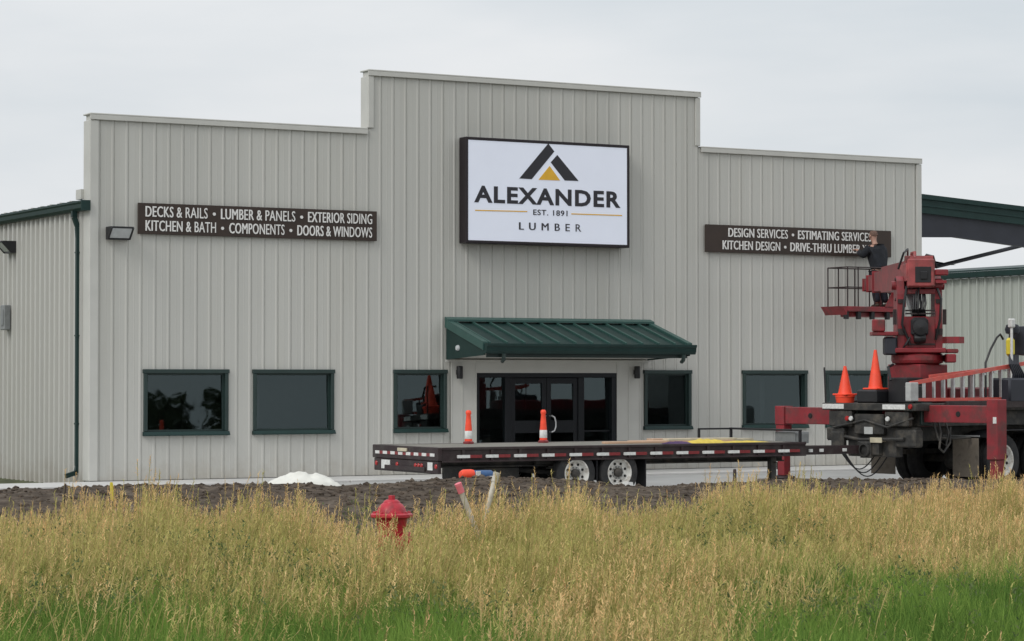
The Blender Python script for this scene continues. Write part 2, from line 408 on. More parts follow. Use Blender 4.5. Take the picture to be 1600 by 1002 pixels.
tag(mb.build('pavement', M['walk']), kind='structure')

# ================================================================== MAIN BUILDING
def PX(px, Y=0): return onY(px, 590, Y).x
def PZ(px, py, Y=0): return onY(px, py, Y).z
bld = thing('shop_building', 'long light grey ribbed metal building with a stepped false front and green trim', 'building', (W/2, 9, 0))
ZL, ZC = 7.50, 8.77
wins = [(224,356),(395,521),(615,697),(1006,1079),(1160,1260),(1290,1388)]
WZ0, WZ1 = .96, 2.32
wx = [(PX(a), PX(b)) for a, b in wins]
DX0, DX1, DZ = 8.90, 12.56, 2.26
holes = [(a+.05, b-.05, WZ0+.05, WZ1-.05) for a, b in wx] + [(DX0+.04, DX1-.04, .05, DZ-.04)]
def ztop(s): return ZC if XB < s < XE else ZL
ztop.breaks = (XB, XE)
mb = MB(); ribbed(mb, lambda s,d,z: (s,-d,z), W, .06, ztop, holes, phase=.12, RIB=RIB2)
mb.build('wall', M['panel'], bld)
# body of the false front behind its sheet (solid above the window heads)
mb = MB(); out = [(0,3.0),(W,3.0),(W,ZL),(XE,ZL),(XE,ZC),(XB,ZC),(XB,ZL),(0,ZL)]
mb.add([(x,.30,z) for x,z in out], [tuple(range(8))])
for (xa,za),(xb,zb) in zip(out[2:], out[3:]+out[:1]): mb.add([(xa,.026,za),(xb,.026,zb),(xb,.3,zb),(xa,.3,za)], [(0,1,2,3)])
mb.add([(0,.003,.0),(0,.003,3.0),(0,.3,3.0),(0,.3,.0)], [(0,1,2,3)]); mb.add([(W,.003,.0),(W,.003,ZL),(W,.3,ZL),(W,.3,.0)], [(0,1,2,3)])
mb.build('parapet', M['trim'], bld)
mb = MB()
for x0, x1, z in ((-.045,XB-.05,ZL),(XB-.045,XE+.045,ZC),(XE+.05,W+.045,ZL)):
    mb.box(x0, x1, -.062, .36, z+.002, z+.035, 0, .008); mb.box(x0+.001, x1-.001, -.062, -.036, z-.10, z, 0, .006)
mb.each('parapet_cap', M['trim'], bld)
mb = MB()
for x0, x1, z0, z1 in ((-.04,.15,.06,ZL-.11),(XB-.035,XB+.10,ZL+.04,ZC-.11),(XE-.10,XE+.035,ZL+.04,ZC-.11),(W-.12,W+.04,.06,ZL-.11)):
    mb.box(x0, x1, -.040, -.004, z0, z1, 0, .01)
    if x0 < 1: mb.box(x0, x0+.036, -.003, .34, z0, z1, 0, .008)
    elif x0 < XB: mb.box(x0, x0+.032, -.003, .34, z0, z1, 0, .008)
    else: mb.box(x1-.036, x1, -.003, .34, z0, z1, 0, .008)
mb.each('corner_trim', M['trim'], bld)
DEP = 18.0; EAVE = 5.56
def roofz(x): return EAVE+.16 + min(x, W-x)*.078
mb = MB(); ribbed(mb, lambda s,d,z: (-d,.34+s,z), DEP-.34, -.42, lambda s: EAVE+.1, phase=.05, hs=2.2, RIB=[(0,0),(.022,.032),(.120,.032),(.142,0)])
mb.build('side_wall', M['panel'], bld)
mb = MB()
ribbed(mb, lambda s,d,z: (W+d,.34+s,z), DEP-.34, -.1, lambda s: EAVE+.1, phase=.05)
mb.add([(0,DEP,-.4),(W,DEP,-.4),(W,DEP,EAVE+.1),(W/2,DEP,roofz(W/2)-.05),(0,DEP,EAVE+.1)], [(0,1,2,3,4)])
mb.build('rear_wall', M['panel'], bld)
mb = MB()
for xa, xb in ((-.22, W/2), (W/2, W+.22)):
    mb.add([(xa,.31,roofz(max(0,min(W,xa)))),(xb,.31,roofz(max(0,min(W,xb)))),(xb,DEP+.2,roofz(max(0,min(W,xb)))),(xa,DEP+.2,roofz(max(0,min(W,xa))))], [(0,1,2,3)])
for k in range(58):
    y = .45+k*.305
    mb.bar((-.23,y,roofz(0)+.02),(W/2,y,roofz(W/2)+.02), .05, .04); 
mb.build('roof', M['seam'], bld)
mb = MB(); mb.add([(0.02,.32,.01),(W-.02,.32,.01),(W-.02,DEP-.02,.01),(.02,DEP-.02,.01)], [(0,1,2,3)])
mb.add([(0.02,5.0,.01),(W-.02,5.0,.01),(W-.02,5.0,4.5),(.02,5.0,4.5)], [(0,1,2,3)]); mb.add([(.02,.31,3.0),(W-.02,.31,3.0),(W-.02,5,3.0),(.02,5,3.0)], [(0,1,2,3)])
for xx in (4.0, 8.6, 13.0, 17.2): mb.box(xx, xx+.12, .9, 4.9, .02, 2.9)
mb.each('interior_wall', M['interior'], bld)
# side eaves gutter and downspout
mb = MB()
prof = [(-.05,5.55),(-.17,5.55),(-.215,5.60),(-.225,5.68),(-.25,5.71),(-.25,5.745),(-.05,5.745)]
mb.prism(prof, 'y', -.10, DEP)
mb.box(-.25,-.05,-.112,-.101,5.54,5.75)
g = mb.build('gutter', M['green'], bld)
mb = MB()
for k in range(30): mb.box(-.27,-.04,.5+k*.6,.53+k*.6,5.748,5.765)
mb.box(-.10,.0,.32,.62,5.80,6.0)
mb.each('eave_clip', M['trim'], bld)
mb = MB(); yd = .52
def dspt(p): return (p[0], yd, p[1])
pts = [(-.17,5.56),(-.17,5.44),(-.09,5.22),(-.075,5.0),(-.075,.36),(-.10,.22),(-.33,.15)]
for a, b in zip(pts, pts[1:]): mb.bar(dspt(a), dspt(b), .085, .11 if abs(a[0]-b[0])<.02 else .09, up=(1,0,0) if abs(a[0]-b[0])<.05 else (0,0,1))
for z in (1.2, 3.0, 4.7): mb.box(-.135,-.03,yd-.07,yd+.07,z,z+.03)
mb.build('downspout', M['green'], bld)
# windows
for i, (a, b) in enumerate(wx):
    mb = MB(); t = .075
    mb.box(a, a+t, -.055, .13, WZ0+.09, WZ1-.0755, 0, .008); mb.box(b-t, b, -.055, .13, WZ0+.09, WZ1-.0755, 0, .008)
    mb.box(a-.02, b+.02, -.06, .13, WZ1-.075, WZ1+.01, 0, .008)
    mb.box(a+t, a+t+.035, .03, .10, WZ0+.125, WZ1-.111); mb.box(b-t-.035, b-t, .03, .10, WZ0+.125, WZ1-.111)
    mb.box(a+t, b-t, .03, .10, WZ0+.0901, WZ0+.1249); mb.box(a+t, b-t, .03, .10, WZ1-.1109, WZ1-.0755)
    w = mb.build('window', M['green2'], bld)
    mb = MB(); mb.prism([(-.10,WZ0+.0),(-.10,WZ0+.02),(-.056,WZ0+.085),(.13,WZ0+.0895),(.13,WZ0)], 'x', a-.015, b+.015); mb.build('sill', M['green'], w)
    mb = MB(); mb.add([(a+t+.03,.05,WZ0+.12),(b-t-.03,.05,WZ0+.12),(b-t-.03,.078,WZ1-.105),(a+t+.03,.078,WZ1-.105)], [(0,1,2,3)]); mb.build('pane', M['glass'], w)
# entrance: glazed storefront
def fb(mb, x0, x1, z0, z1, y0=.02, y1=.14): mb.box(x0, x1, y0, y1, z0, z1, 0, .006)
ent = MB(); t = .09
fb(ent, DX0, DX0+t, .05, DZ-.1, -.045); fb(ent, DX1-.13, DX1, .05, DZ-.1, -.045); fb(ent, DX0, DX1, DZ-.0995, DZ, -.050)
sx = [PX(793), PX(798), PX(906), PX(912)]
fb(ent, sx[0]-.04, sx[1]+.03, .05, DZ-.1); fb(ent, sx[2]-.02, sx[3]+.03, .05, DZ-.1)
fb(ent, DX0+t, sx[0]-.04, .05, .12); fb(ent, sx[3]+.03, DX1-.13, .05, .12); fb(ent, sx[3]+.03, DX1-.13, .93, .97)
entrance = ent.build('entrance', M['doorframe'], bld)
for x0, x1 in ((DX0+t, sx[0]-.04), (sx[3]+.03, DX1-.13)):
    mb = MB(); mb.add([(x0,.07,.1),(x1,.07,.1),(x1,.118,DZ-.1),(x0,.118,DZ-.1)], [(0,1,2,3)]); mb.build('sidelight', M['glass'], entrance)
mid = PX(856)
for k, (x0, x1) in enumerate(((sx[1]+.035, mid-.006), (mid+.006, sx[2]-.025))):
    d = MB()
    for q in ((x0,x0+.11,.06,DZ-.11),(x1-.11,x1,.06,DZ-.11),(x0+.11,x1-.11,DZ-.24,DZ-.11),(x0+.11,x1-.11,.06,.30),(x0+.11,x1-.11,.92,1.20)): fb(d, *q, .05, .10)
    dr = d.build('door', M['doorframe'], bld)
    mb = MB(); mb.add([(x0+.1,.055,.29),(x1-.1,.055,.29),(x1-.1,.096,DZ-.23),(x0+.1,.096,DZ-.23)], [(0,1,2,3)]); mb.build('pane', M['glass'], dr)
    hx = x0+.075 if k else x1-.075; s_ = 1 if k else -1
    mb = MB(); mb.tube([(hx,.05,1.30),(hx,-.05,1.30),(hx+s_*.05,-.07,1.27),(hx+s_*.085,-.07,1.16),(hx+s_*.085,-.07,1.06),(hx+s_*.05,-.07,.97),(hx,-.05,.94),(hx,.05,.94)], .019, 8)
    mb.build('handle', M['alu'] if k else M['grey'], dr, True)
mb = MB()     # flat entry surround
mb.box(DX0-.62, DX0-.004, -.052, -.034, .06, 2.54); mb.box(DX1+.004, DX1+.62, -.052, -.034, .06, 2.54); mb.box(DX0-.003, DX1+.003, -.052, -.034, DZ+.001, 2.54)
for xx in (DX0-.63, DX0-.36, DX1+.30, DX1+.60, DX0-.02, DX1-.01): mb.box(xx, xx+.03, -.062, -.053, .06, 2.535)
mb.each('entry_surround', M['trim'], bld)
# awning
AX0, AX1, AY = 8.18, 13.42, -1.75
zt, zf, zfb, zwb = 3.385, 2.88, 2.64, 2.55
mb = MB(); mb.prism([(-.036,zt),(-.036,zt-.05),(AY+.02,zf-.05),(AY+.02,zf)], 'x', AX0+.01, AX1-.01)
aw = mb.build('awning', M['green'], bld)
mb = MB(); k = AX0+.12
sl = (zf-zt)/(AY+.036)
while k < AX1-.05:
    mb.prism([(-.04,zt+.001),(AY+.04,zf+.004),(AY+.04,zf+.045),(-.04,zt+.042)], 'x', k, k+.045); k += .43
mb.build('standing_seam', M['seam'], aw)  # lighter green paints in the highlights along the seams
mb = MB()
gp = [(AY+.018,zfb+.03),(AY-.09,zfb+.03),(AY-.125,zfb+.09),(AY-.135,zfb+.17),(AY-.16,zfb+.20),(AY-.16,zfb+.245),(AY+.018,zfb+.245)]
mb.prism(gp, 'x', AX0-.03, AX1+.08)
mb.build('gutter', M['green'], aw)
mb = MB(); mb.box(AX0+.06, AX1-.06, AY+.03, AY+.07, zfb-.05, zf-.06); mb.build('fascia', M['green2'], aw)
mb = MB()
for x0, x1 in ((AX0-.02,AX0+.03),(AX1-.03,AX1+.02)):
    mb.prism([(-.037,zt+.005),(-.037,zwb),(AY+.03,zfb+.0),(AY+.03,zf)], 'x', x0, x1)
mb.each('cheek', M['green'], aw)
mb = MB()
for x0, x1 in ((AX0-.055,AX0+.075),(AX1-.075,AX1+.055)):
    mb.prism([(-.04,zt+.05),(-.04,zt-.13),(AY+.0,zf-.135),(AY+.0,zf+.045)], 'x', x0, x1)
mb.prism([(-.036,zt+.10),(-.20,zt+.045),(-.20,zt+.0),(-.036,zt+.04)], 'x', AX0-.06, AX1+.06)
mb.each('rake_trim', M['seam'], aw)
mb = MB(); mb.add([(AX0+.03,-.04,zwb+.03),(AX1-.03,-.04,zwb+.03),(AX1-.03,AY+.03,zfb+.03),(AX0+.03,AY+.03,zfb+.03)], [(0,1,2,3)]); mb.build('soffit', M['trim'], aw)
mb = MB(); mb.box(AX0-.05, AX1+.05, -.075, -.054, zwb-.045, zwb-.001); mb.build('ledger', M['trim'], aw)
for xx in (AX0+.42, AX1-.22):
    mb = MB(); mb.tube([(xx,AY-.07,zfb+.03),(xx,AY-.07,zfb-.04),(xx+.02,AY-.02,zfb-.10),(xx+.06,AY+.10,zfb-.13)], .045, 8); mb.build('outlet', M['green2'], aw, True)
mb = MB(); mb.lathe([(.0,-.06),(.05,-.05),(.065,-.02),(.065,0)], (AX0-.021,-.60,2.80), 'x', 14); mb.build('cheek_lamp', M['lamplens'], aw, True)

# wall lights
def wall_pack(loc, rz, label):
    t = thing('wall_light', label, 'wall light', loc, rz, 'shoebox wall lights on the building', world=False)
    b = MB(); b.prism([(.0,-.12),(.0,.14),(-.30,.14),(-.33,.10),(-.12,-.12)], 'x', -.245, -.215); b.prism([(.0,-.12),(.0,.14),(-.30,.14),(-.33,.10),(-.12,-.12)], 'x', .215, .245)
    b.box(-.214,.214,-.33,0,.105,.14,0,.01); b.box(-.214,.214,-.05,0,-.12,.104); b.box(-.214,.214,-.12,-.051,-.12,-.09)
    b.build('housing', M['black'], t)
    b = MB(); b.prism([(-.055,-.085),(-.055,.10),(-.31,.10),(-.128,-.085)], 'x', -.21, .21); b.build('lens', M['lamplens'], t)
    return t
p = onY(183, 366, -.034); wall_pack((p.x, -.034, p.z), 0, 'white lensed wall light on the front wall left of the deck services sign')
wall_pack((-.066, 4.72, 5.0), -PI/2, 'dark wall light on the side wall near the left photo edge')
b = MB(); b.box(-.22,-.068,4.82,5.1,3.2,3.75,0,.015); b.box(-.235,-.221,4.87,5.05,3.3,3.65)
b = b.build('meter_box', M['grey']); tag(b, 'small grey meter box on the side wall below the dark wall light', 'meter box')
def sconce(px, py, label):
    p = onY(px, py, -.054); t = thing('wall_sconce', label, 'wall sconce', (p.x, -.054, p.z), 0, 'black sconces beside the entrance', world=False)
    b = MB(); b.lathe([(0,-.14),(.062,-.14),(.07,-.12),(.07,.12),(.062,.14),(0,.14)], (0,-.10,0), 'z', 16); b.build('shade', M['black'], t, True)
    b = MB(); b.box(-.04,.04,-.03,0,-.05,.05); b.build('bracket', M['black'], t)
sconce(715, 582, 'black cylinder wall sconce left of the glazed entrance, below the awning end')
sconce(992, 582, 'black cylinder wall sconce between the glazed entrance and the narrow window')

# ------------------------------------------------------------------ signs
def side_sign(px0, px1, z0, z1, lines, label):
    x0, x1 = PX(px0), PX(px1)
    t = thing('wall_sign', label, 'sign', ((x0+x1)/2, -.036, z0), 0, 'long brown lettered signs')
    b = MB(); b.box(x0, x1, -.085, -.036, z0, z1, 0, .006); b.build('board', M['brown'], t)
    for words, xa, xb, za, zb in lines:
        b = words and MB()
        # measure words as one run; bullets are small hexagons set in the gaps
        parts = words.split('|'); gap = .30; n = [len(w) for w in parts]
        tot = (xb-xa) - gap*(len(parts)-1); x = xa; mbs = []
        wts = [sum({'I':.45,' ':.55,'M':1.25,'W':1.35,'&':1.1,'-':.6}.get(c,1) for c in w) for w in parts]
        for j, w in enumerate(parts):
            wd = tot*wts[j]/sum(wts); mbs.append(text_mb(w, x, x+wd, za, zb, -.086, 0, .014, 1.06, .010)); x += wd
            if j < len(parts)-1:
                d = MB(); zc = (za+zb)/2-.01; d.prism([(x+gap/2+.036*math.cos(q*PI/3), zc+.036*math.sin(q*PI/3)) for q in range(6)], 'y', -.10, -.086); mbs.append(d); x += gap
        merge(*mbs).each('lettering', M['letter'], t)
x0 = PX(224); x1 = PX(578)
side_sign(213, 586, 5.098, 5.737, [('DECKS & RAILS|LUMBER & PANELS|EXTERIOR SIDING', x0, x1, 5.455, 5.675), ('KITCHEN & BATH|COMPONENTS|DOORS & WINDOWS', x0, x1, 5.165, 5.385)],
    'long brown sign with white lettering about decks, lumber and exterior siding')
side_sign(1100, 1390, 5.078, 5.722, [('DESIGN SERVICES|ESTIMATING SERVICES', PX(1135), PX(1358), 5.445, 5.655), ('KITCHEN DESIGN|DRIVE-THRU LUMBER YARD', PX(1126), PX(1373), 5.15, 5.36)],
    'long brown sign with white lettering that the man in the lift is fitting')
YF = -.33
def SG(cx, cy): return onY(700+cx/5.01, 200+cy/5.01, YF-.002)
a = onY(727.5, 213, YF); bq = onY(983.5, 387.5, YF); fx0, fx1 = a.x, bq.x; fz1 = onY(728,213.5,YF).z; fz0 = onY(983,387.5,YF).z
sg = thing('cabinet_sign', 'large white backlit cabinet sign with black and amber peaked logo over the entrance', 'sign', ((fx0+fx1)/2, -.036, fz0))
b = MB(); e = .065
b.box(fx0, fx0+e, YF-.012, -.036, fz0, fz1, 0, .01); b.box(fx1-e, fx1, YF-.012, -.036, fz0, fz1, 0, .01)
b.box(fx0+e, fx1-e, YF-.012, -.036, fz1-e, fz1, 0, .01); b.box(fx0+e, fx1-e, YF-.012, -.036, fz0, fz0+e, 0, .01)
b.box(fx0+e, fx1-e, -.08, -.037, fz0+e, fz1-e)
b.build('cabinet', M['signframe'], sg)
b = MB(); b.box(fx0+e, fx1-e, YF, YF+.02, fz0+e, fz1-e); b.build('face', M['face'], sg)
def flat(pts, m, name):
    b = MB(); b.prism([(SG(*q).x, SG(*q).z) for q in pts], 'y', YF-.006, YF-.001); b.build(name, m, sg)
flat([(785,122),(832,185),(655,402),(558,396)], M['charcoal'], 'logo_mark'); flat([(855,212),(1022,416),(914,412),(804,270)], M['charcoal'], 'logo_mark'); flat([(795,298),(877,412),(708,406)], M['amber'], 'logo_mark')
def line_text(s, L, Rr, htop, bold, name, space=1.0, m='charcoal', fat=0.0):
    A, B = SG(*L), SG(*Rr); H = SG(*htop).z
    text_mb(s, A.x, B.x, (A.z+B.z)/2, (A.z+B.z)/2 + (H-A.z), YF-.001, bold, .006, space, fat).build(name, M[m], sg)
line_text('ALEXANDER', (205,582), (1350,627), (205,450), .034, 'name_lettering', 1.14)
line_text('EST. 1891', (667,684), (935,690), (667,640), .012, 'date_lettering', 1.1)
line_text('LUMBER', (555,800), (1042,810), (555,742), 0, 'trade_lettering', 1.9, 'charcoal', .016)
flat([(212,641),(620,651),(620,659),(212,649)], M['amber'], 'rule'); flat([(965,669),(1362,682),(1362,690),(965,677)], M['amber'], 'rule')

# ================================================================== CANOPY AND REAR SHED (right)
can = thing('drive_through_canopy', 'green edged drive through canopy roof on dark steel beams right of the shop', 'canopy', (24, 5, 0))
cY0, cY1 = 2.0, 9.0
cx0, cx1 = 21.62, 28.2
def cz(x): return 6.78 - (x-23.07)*.06
mb = MB(); mb.prism([(cx0,cz(cx0)),(cx1,cz(cx1)),(cx1,cz(cx1)-.08),(cx0,cz(cx0)-.08)], 'y', cY0, cY1); mb.build('roof', M['green'], can)
mb = MB(); mb.prism([(cx0,cz(cx0)+.03),(cx1+.03,cz(cx1)+.03),(cx1+.03,cz(cx1)-.42),(cx0,cz(cx0)-.42)], 'y', cY0-.06, cY0-.002)
mb.prism([(cx0,cz(cx0)+.06),(cx1+.03,cz(cx1)+.06),(cx1+.03,cz(cx1)-.06),(cx0,cz(cx0)-.06)], 'y', cY0-.11, cY0-.061)
mb.prism([(cx0,cz(cx0)-.20),(cx1+.03,cz(cx1)-.20),(cx1+.03,cz(cx1)-.24),(cx0,cz(cx0)-.24)], 'y', cY0-.085, cY0-.061)
mb.build('fascia', M['green'], can)
def beam(y0, y1, name):
    b = MB(); hx = PX(1495, y0)
    b.prism([(cx0,cz(cx0)-.43),(cx1,cz(cx1)-.43),(cx1,cz(cx1)-1.02),(hx,cz(hx)-.93),(cx0+1.2,cz(cx0)-1.12),(cx0,cz(cx0)-1.30)], 'y', y0, y1); return b.build(name, M['navy'], can)
beam(cY0+.02, cY0+.22, 'beam'); beam(cY1-.3, cY1-.1, 'beam')
for k in range(5):
    y = cY0+1.2+k*1.2
    mb = MB(); mb.prism([(cx0,cz(cx0)-.09),(cx1,cz(cx1)-.09),(cx1,cz(cx1)-.27),(cx0,cz(cx0)-.27)], 'y', y, y+.07); mb.build('purlin', M['navy'], can)
for y in (cY0+.02, cY1-.3):
    mb = MB(); mb.box(cx1-.5, cx1-.1, y+.002, y+.198, 0, cz(cx1)-1.0, 0, .01); mb.build('column', M['navy'], can)
mb = MB(); A = onY(1462,417,5.0); B = onY(1604,382,5.0); mb.tube([A, B+(B-A)*.25], .055, 8); mb.build('brace', M['navy'], can, True)
shed = thing('storage_shed', 'grey green ribbed storage shed with green roof edge beyond the canopy', 'shed', (37.4, 20, 0))
HX, HE = 37.4, 5.50
sY0, sY1 = 9.0, 30.0
mb = MB(); ribbed(mb, lambda s,d,z: (HX-d,sY0+s,z), sY1-sY0, -.05, lambda s: HE, [(2.6,5.35,HE-.62,HE-.001)], phase=.1, period=.42, hs=2.6)
mb.build('wall', M['panel2'], shed)
mb = MB(); mb.prism([(HX-.07,HE),(HX-.26,HE+.02),(HX-.28,HE+.20),(HX-.07,HE+.20)], 'y', sY0-.1, sY1); mb.build('gutter', M['green'], shed)
mb = MB(); mb.prism([(HX-.25,HE+.205),(HX+9,HE+.9),(HX+9,HE+.95),(HX-.25,HE+.26)], 'y', sY0-.15, sY1+.1)
mb.build('roof', M['green'], shed)
mb = MB(); mb.add([(HX,sY0,0),(HX+18,sY0,0),(HX+18,sY0,HE+.2),(HX+9,sY0,HE+.85),(HX,sY0,HE+.2)], [(0,1,2,3,4)]); mb.add([(HX+18,sY0,0),(HX+18,sY1,0),(HX+18,sY1,HE),(HX+18,sY0,HE)], [(0,1,2,3)]); mb.build('rear_wall', M['panel2'], shed)
mb = MB(); mb.box(HX-.03, HX+.02, sY0+2.6, sY0+5.35, HE-.62, HE-.005, 0, .01); v = mb.build('louvre', M['darkred'], shed)
mb = MB()
for k in range(1,4): mb.box(HX-.05, HX-.031, sY0+2.6+k*.69-.03, sY0+2.6+k*.69+.03, HE-.615, HE-.01)
mb.each('mullion', M['maroon'], v)

# ================================================================== FLATBED TRAILER
TO = Vector((2.90, -9.70, 0)); TL = 7.85; TW = 2.55
tr = thing('flatbed_trailer', 'dark flatbed trailer with striped reflector tape parked in front of the entrance', 'trailer', TO, 0, world=False)
for k in range(9):
    mb = MB(); y0 = .08+k*(TW-.16)/9
    mb.box(.02, TL-.02, y0+.004, y0+(TW-.16)/9-.004, .865+.002*(k%2), .925+.003*(k%3), 0, .004); mb.build('deck_board', M['deckwood'], tr)
mb = MB()
for y0 in (0, TW-.075):
    mb.box(0, TL, y0, y0+.075, .885, .935, 0, .008); mb.box(.001, TL-.001, y0+.03, y0+.045, .70, .8849); mb.box(0, TL, y0+.002, y0+.073, .67, .70, 0, .006)
    k = .4
    while k < TL-.1: mb.box(k, k+.05, y0+.0015 if y0 == 0 else y0+.046, y0+.029 if y0 == 0 else y0+.0735, .7005, .8845); k += .575
mb.each('side_rail', M['maroon'], tr)
mb = MB()
for y0 in (.45, TW-.6):
    mb.box(.12, TL-.2, y0, y0+.15, .835, .86); mb.box(.12, TL-.2, y0+.065, y0+.085, .585, .8349); mb.box(.12, TL-.2, y0, y0+.15, .56, .585)
k = .3
while k < TL-.1: mb.box(k, k+.06, .08, TW-.08, .76, .834); k += .42
mb.each('chassis', M['grime'], tr)
def tape(x, w, m, n='reflector_tape'):
    b = MB(); b.box(x, x+w, -.006, .0005, .745, .80, 0, .001); b.box(x+.005, x+w-.005, .0005, .03, .75, .795); return b.build(n, M[m], tr)
k = .30
while k < TL-.5: tape(k, .25, 'tapew'); tape(k+.252, .24, 'taper'); k += .575
mb = MB()    # rear frame and bumper
mb.box(-.09, -.002, .0, TW, .70, .935, 0, .01); mb.box(-.07, -.003, .03, TW-.03, .47, .695, 0, .01)
mb.box(-.10, -.071, .5, TW-.5, .50, .58, 0, .008)
rb = mb.build('rear_bumper', M['maroon'], tr)
for k in range(8):
    y = .12+k*.305
    mb = MB(); mb.box(-.096, -.0905, y, y+.17, .775, .83, 0, .001); mb.build('reflector_tape', M['tapew'], rb)
    if k < 7: mb = MB(); mb.box(-.096, -.0905, y+.172, y+.30, .775, .83, 0, .001); mb.build('reflector_tape', M['taper'], rb)
for y, w in ((1.86,.34),(.22,.18)):
    mb = MB(); mb.box(-.085, -.0705, y, y+w, .51 if w > .2 else .53, .67, 0, .003); mb.build('marker_plate', M['tapew'], rb)
for y in (.06,.60,.72,.84,1.55,2.38):
    mb = MB(); mb.lathe([(0,-.018),(.035,-.016),(.045,-.004),(.045,0)], (-.071, y+.04, .60), 'x', 12); mb.build('tail_lamp', M['lens'], tr, True)
mb = MB(); mb.box(-.12,-.091,1.15,1.5,.84,.90,0,.004); mb.build('light_bar', M['pale'], tr)
def wheel(parent, c, R, w, rimr, side, rimmat='rim', holes=8, dual=False, steer=False):
    """wheel with axis along local y; side -1 faces -y"""
    b = MB(); h = w/2
    prof = [(rimr*.98,-h*.92),(rimr*1.06,-h),(R*.80,-h*1.04),(R*.955,-h*.92),(R,-h*.68),(R,-h*.22),(R*.975,-h*.20),(R*.975,-h*.14),(R,-h*.12),(R,h*.12),(R*.975,h*.14),(R*.975,h*.2),(R,h*.22),(R,h*.68),(R*.955,h*.92),(R*.80,h*1.04),(rimr*1.06,h),(rimr*.98,h*.92)]
    b.lathe(prof, c, 'y', 40)
    if dual: b.lathe(prof, (c[0], c[1]-side*(w+.05), c[2]), 'y', 32)
    wh = b.build('wheel', M['tyre'], parent, True)
    b = MB(); s = side
    b.lathe([(rimr*1.07,s*h*.90),(rimr*1.05,s*h*1.0),(rimr*.95,s*h*.97),(rimr*.90,s*h*.72),(rimr*.86,s*h*.55),(rimr*.80,s*h*(.40 if not steer else .62)),(rimr*.52,s*h*(.42 if not steer else 1.0)),(rimr*.46,s*h*(.30 if not steer else 1.02)),(rimr*.34,s*h*(.30 if not steer else 1.0)),(0,s*h*.3)], c, 'y', 40)
    b.build('rim', M[rimmat], wh, True)
    b = MB(); b.lathe([(rimr*.34,s*h*.30),(rimr*.33,s*h*.80),(rimr*.27,s*h*.92),(rimr*.12,s*h*.98),(0,s*h*.98)], c, 'y', 20)
    b.build('hub', M['grime'], wh, True)
    b = MB()
    for q in range(holes):
        a = 2*PI*(q+.5)/holes; rr = rimr*.68; cc = (c[0]+rr*math.cos(a), c[1]+s*h*.405, c[2]+rr*math.sin(a)); r0 = rimr*.105
        b.lathe([(0,s*.012),(r0*.9,s*.012),(r0,0),(r0,-s*.05)], cc, 'y', 10)
    b.build('hand_hole_shade', M['hole_shade_eye'], wh)  # dark discs paint the shade of the hand holes; nothing is cut
    b = MB()
    for q in range(10):
        a = 2*PI*q/10; rr = rimr*.43; b.lathe([(0,s*.035),(.012,s*.03),(.014,0)], (c[0]+rr*math.cos(a), c[1]+s*h*.30, c[2]+rr*math.sin(a)), 'y', 6)
    b.build('wheel_nut', M['grey'], wh)
    return wh
for x in (2.77, 3.68):
    for y, s in ((.16,-1),(TW-.16,1)): wheel(tr, (x, y+(.0), .43), .405, .24, .245, s, dual=False)
mb = MB(); mb.box(2.1,4.35,.36,.44,.60,.70); mb.box(2.1,4.35,TW-.44,TW-.36,.60,.70)
for x in (2.77,3.68): mb.tube([(x,.2,.43),(x,TW-.2,.43)], .055, 10)
mb.box(2.95,3.5,.38,.52,.40,.52); mb.box(3.1,3.35,.34,.5,.52,.6)
mb.box(1.0,1.9,.6,1.9,.30,.55,0,.02)
mb.each('axle', M['grime'], tr, False)
for x in (4.24, 3.19):
    mb = MB(); mb.box(x, x+.012, .04, .38, .14 if x > 4 else .3, .66); mb.build('mud_flap', M['black'], tr)
mb = MB()    # tongue to the truck
hx, hy = 9.50, .42
for y0 in (.75, 1.8): mb.bar((TL-.25,y0,.74), (hx,hy+(.0 if y0 < 1 else .09),.76), .10, .16)
mb.box(TL-.12, TL, .05, TW-.05, .68, .93, 0, .01)
mb.lathe([(.03,-.03),(.07,-.03),(.085,0),(.07,.03),(.03,.03)], (hx+.09,hy+.04,.76), 'z', 16)
tg = mb.build('drawbar', M['maroon'], tr)
for f in (.22,.40,.52,.78):
    p = Vector((TL-.25,.75,.74)).lerp(Vector((hx,hy,.76)), f); mb = MB(); mb.box(p.x-.045, p.x+.045, p.y-.075, p.y-.045, p.z-.03, p.z+.03, 0, .004); mb.build('reflector', M['tapew'], tg)
mb = MB()    # front headboard frame
for y in (.10, TW-.15): mb.box(TL-.085, TL-.035, y, y+.05, .936, 1.13, 0, .006)
mb.box(TL-.09, TL-.03, .10, TW-.10, 1.1305, 1.17, 0, .006)
mb.box(TL-.85, TL-.091, TW-.15, TW-.11, 1.13, 1.165, 0, .006); mb.box(TL-.85, TL-.81, TW-.15, TW-.11, .936, 1.1299)
mb.build('headboard', M['black'], tr)
mb = MB(); mb.box(TL-.02, TL+.32, .35, 1.0, .90, 1.12, 0, .01); mb.box(TL+.01, TL+.26, .32, .349, .93, 1.09, 0, .004); mb.build('toolbox', M['grey'], tr)
mb = MB(); mb.box(TL-.62,TL-.5,.28,.42,.20,.66,0,.01); mb.box(TL-.68,TL-.44,.22,.48,.15,.1999); mb.tube([(TL-.56,.28,.55),(TL-.56,.18,.55),(TL-.56,.18,.42)], .014, 6); mb.build('landing_jack', M['grime'], tr)
for k in range(3):
    pts = []
    for q in range(15):
        u = q/14; pts.append((8.95+u*(.85+.12*k), .35-.05*k, .70 - math.sin(u*PI)*(.32+.07*k)))
    mb = MB(); mb.tube(pts, .012, 6); mb.build('air_hose', M['black'], tr, True)

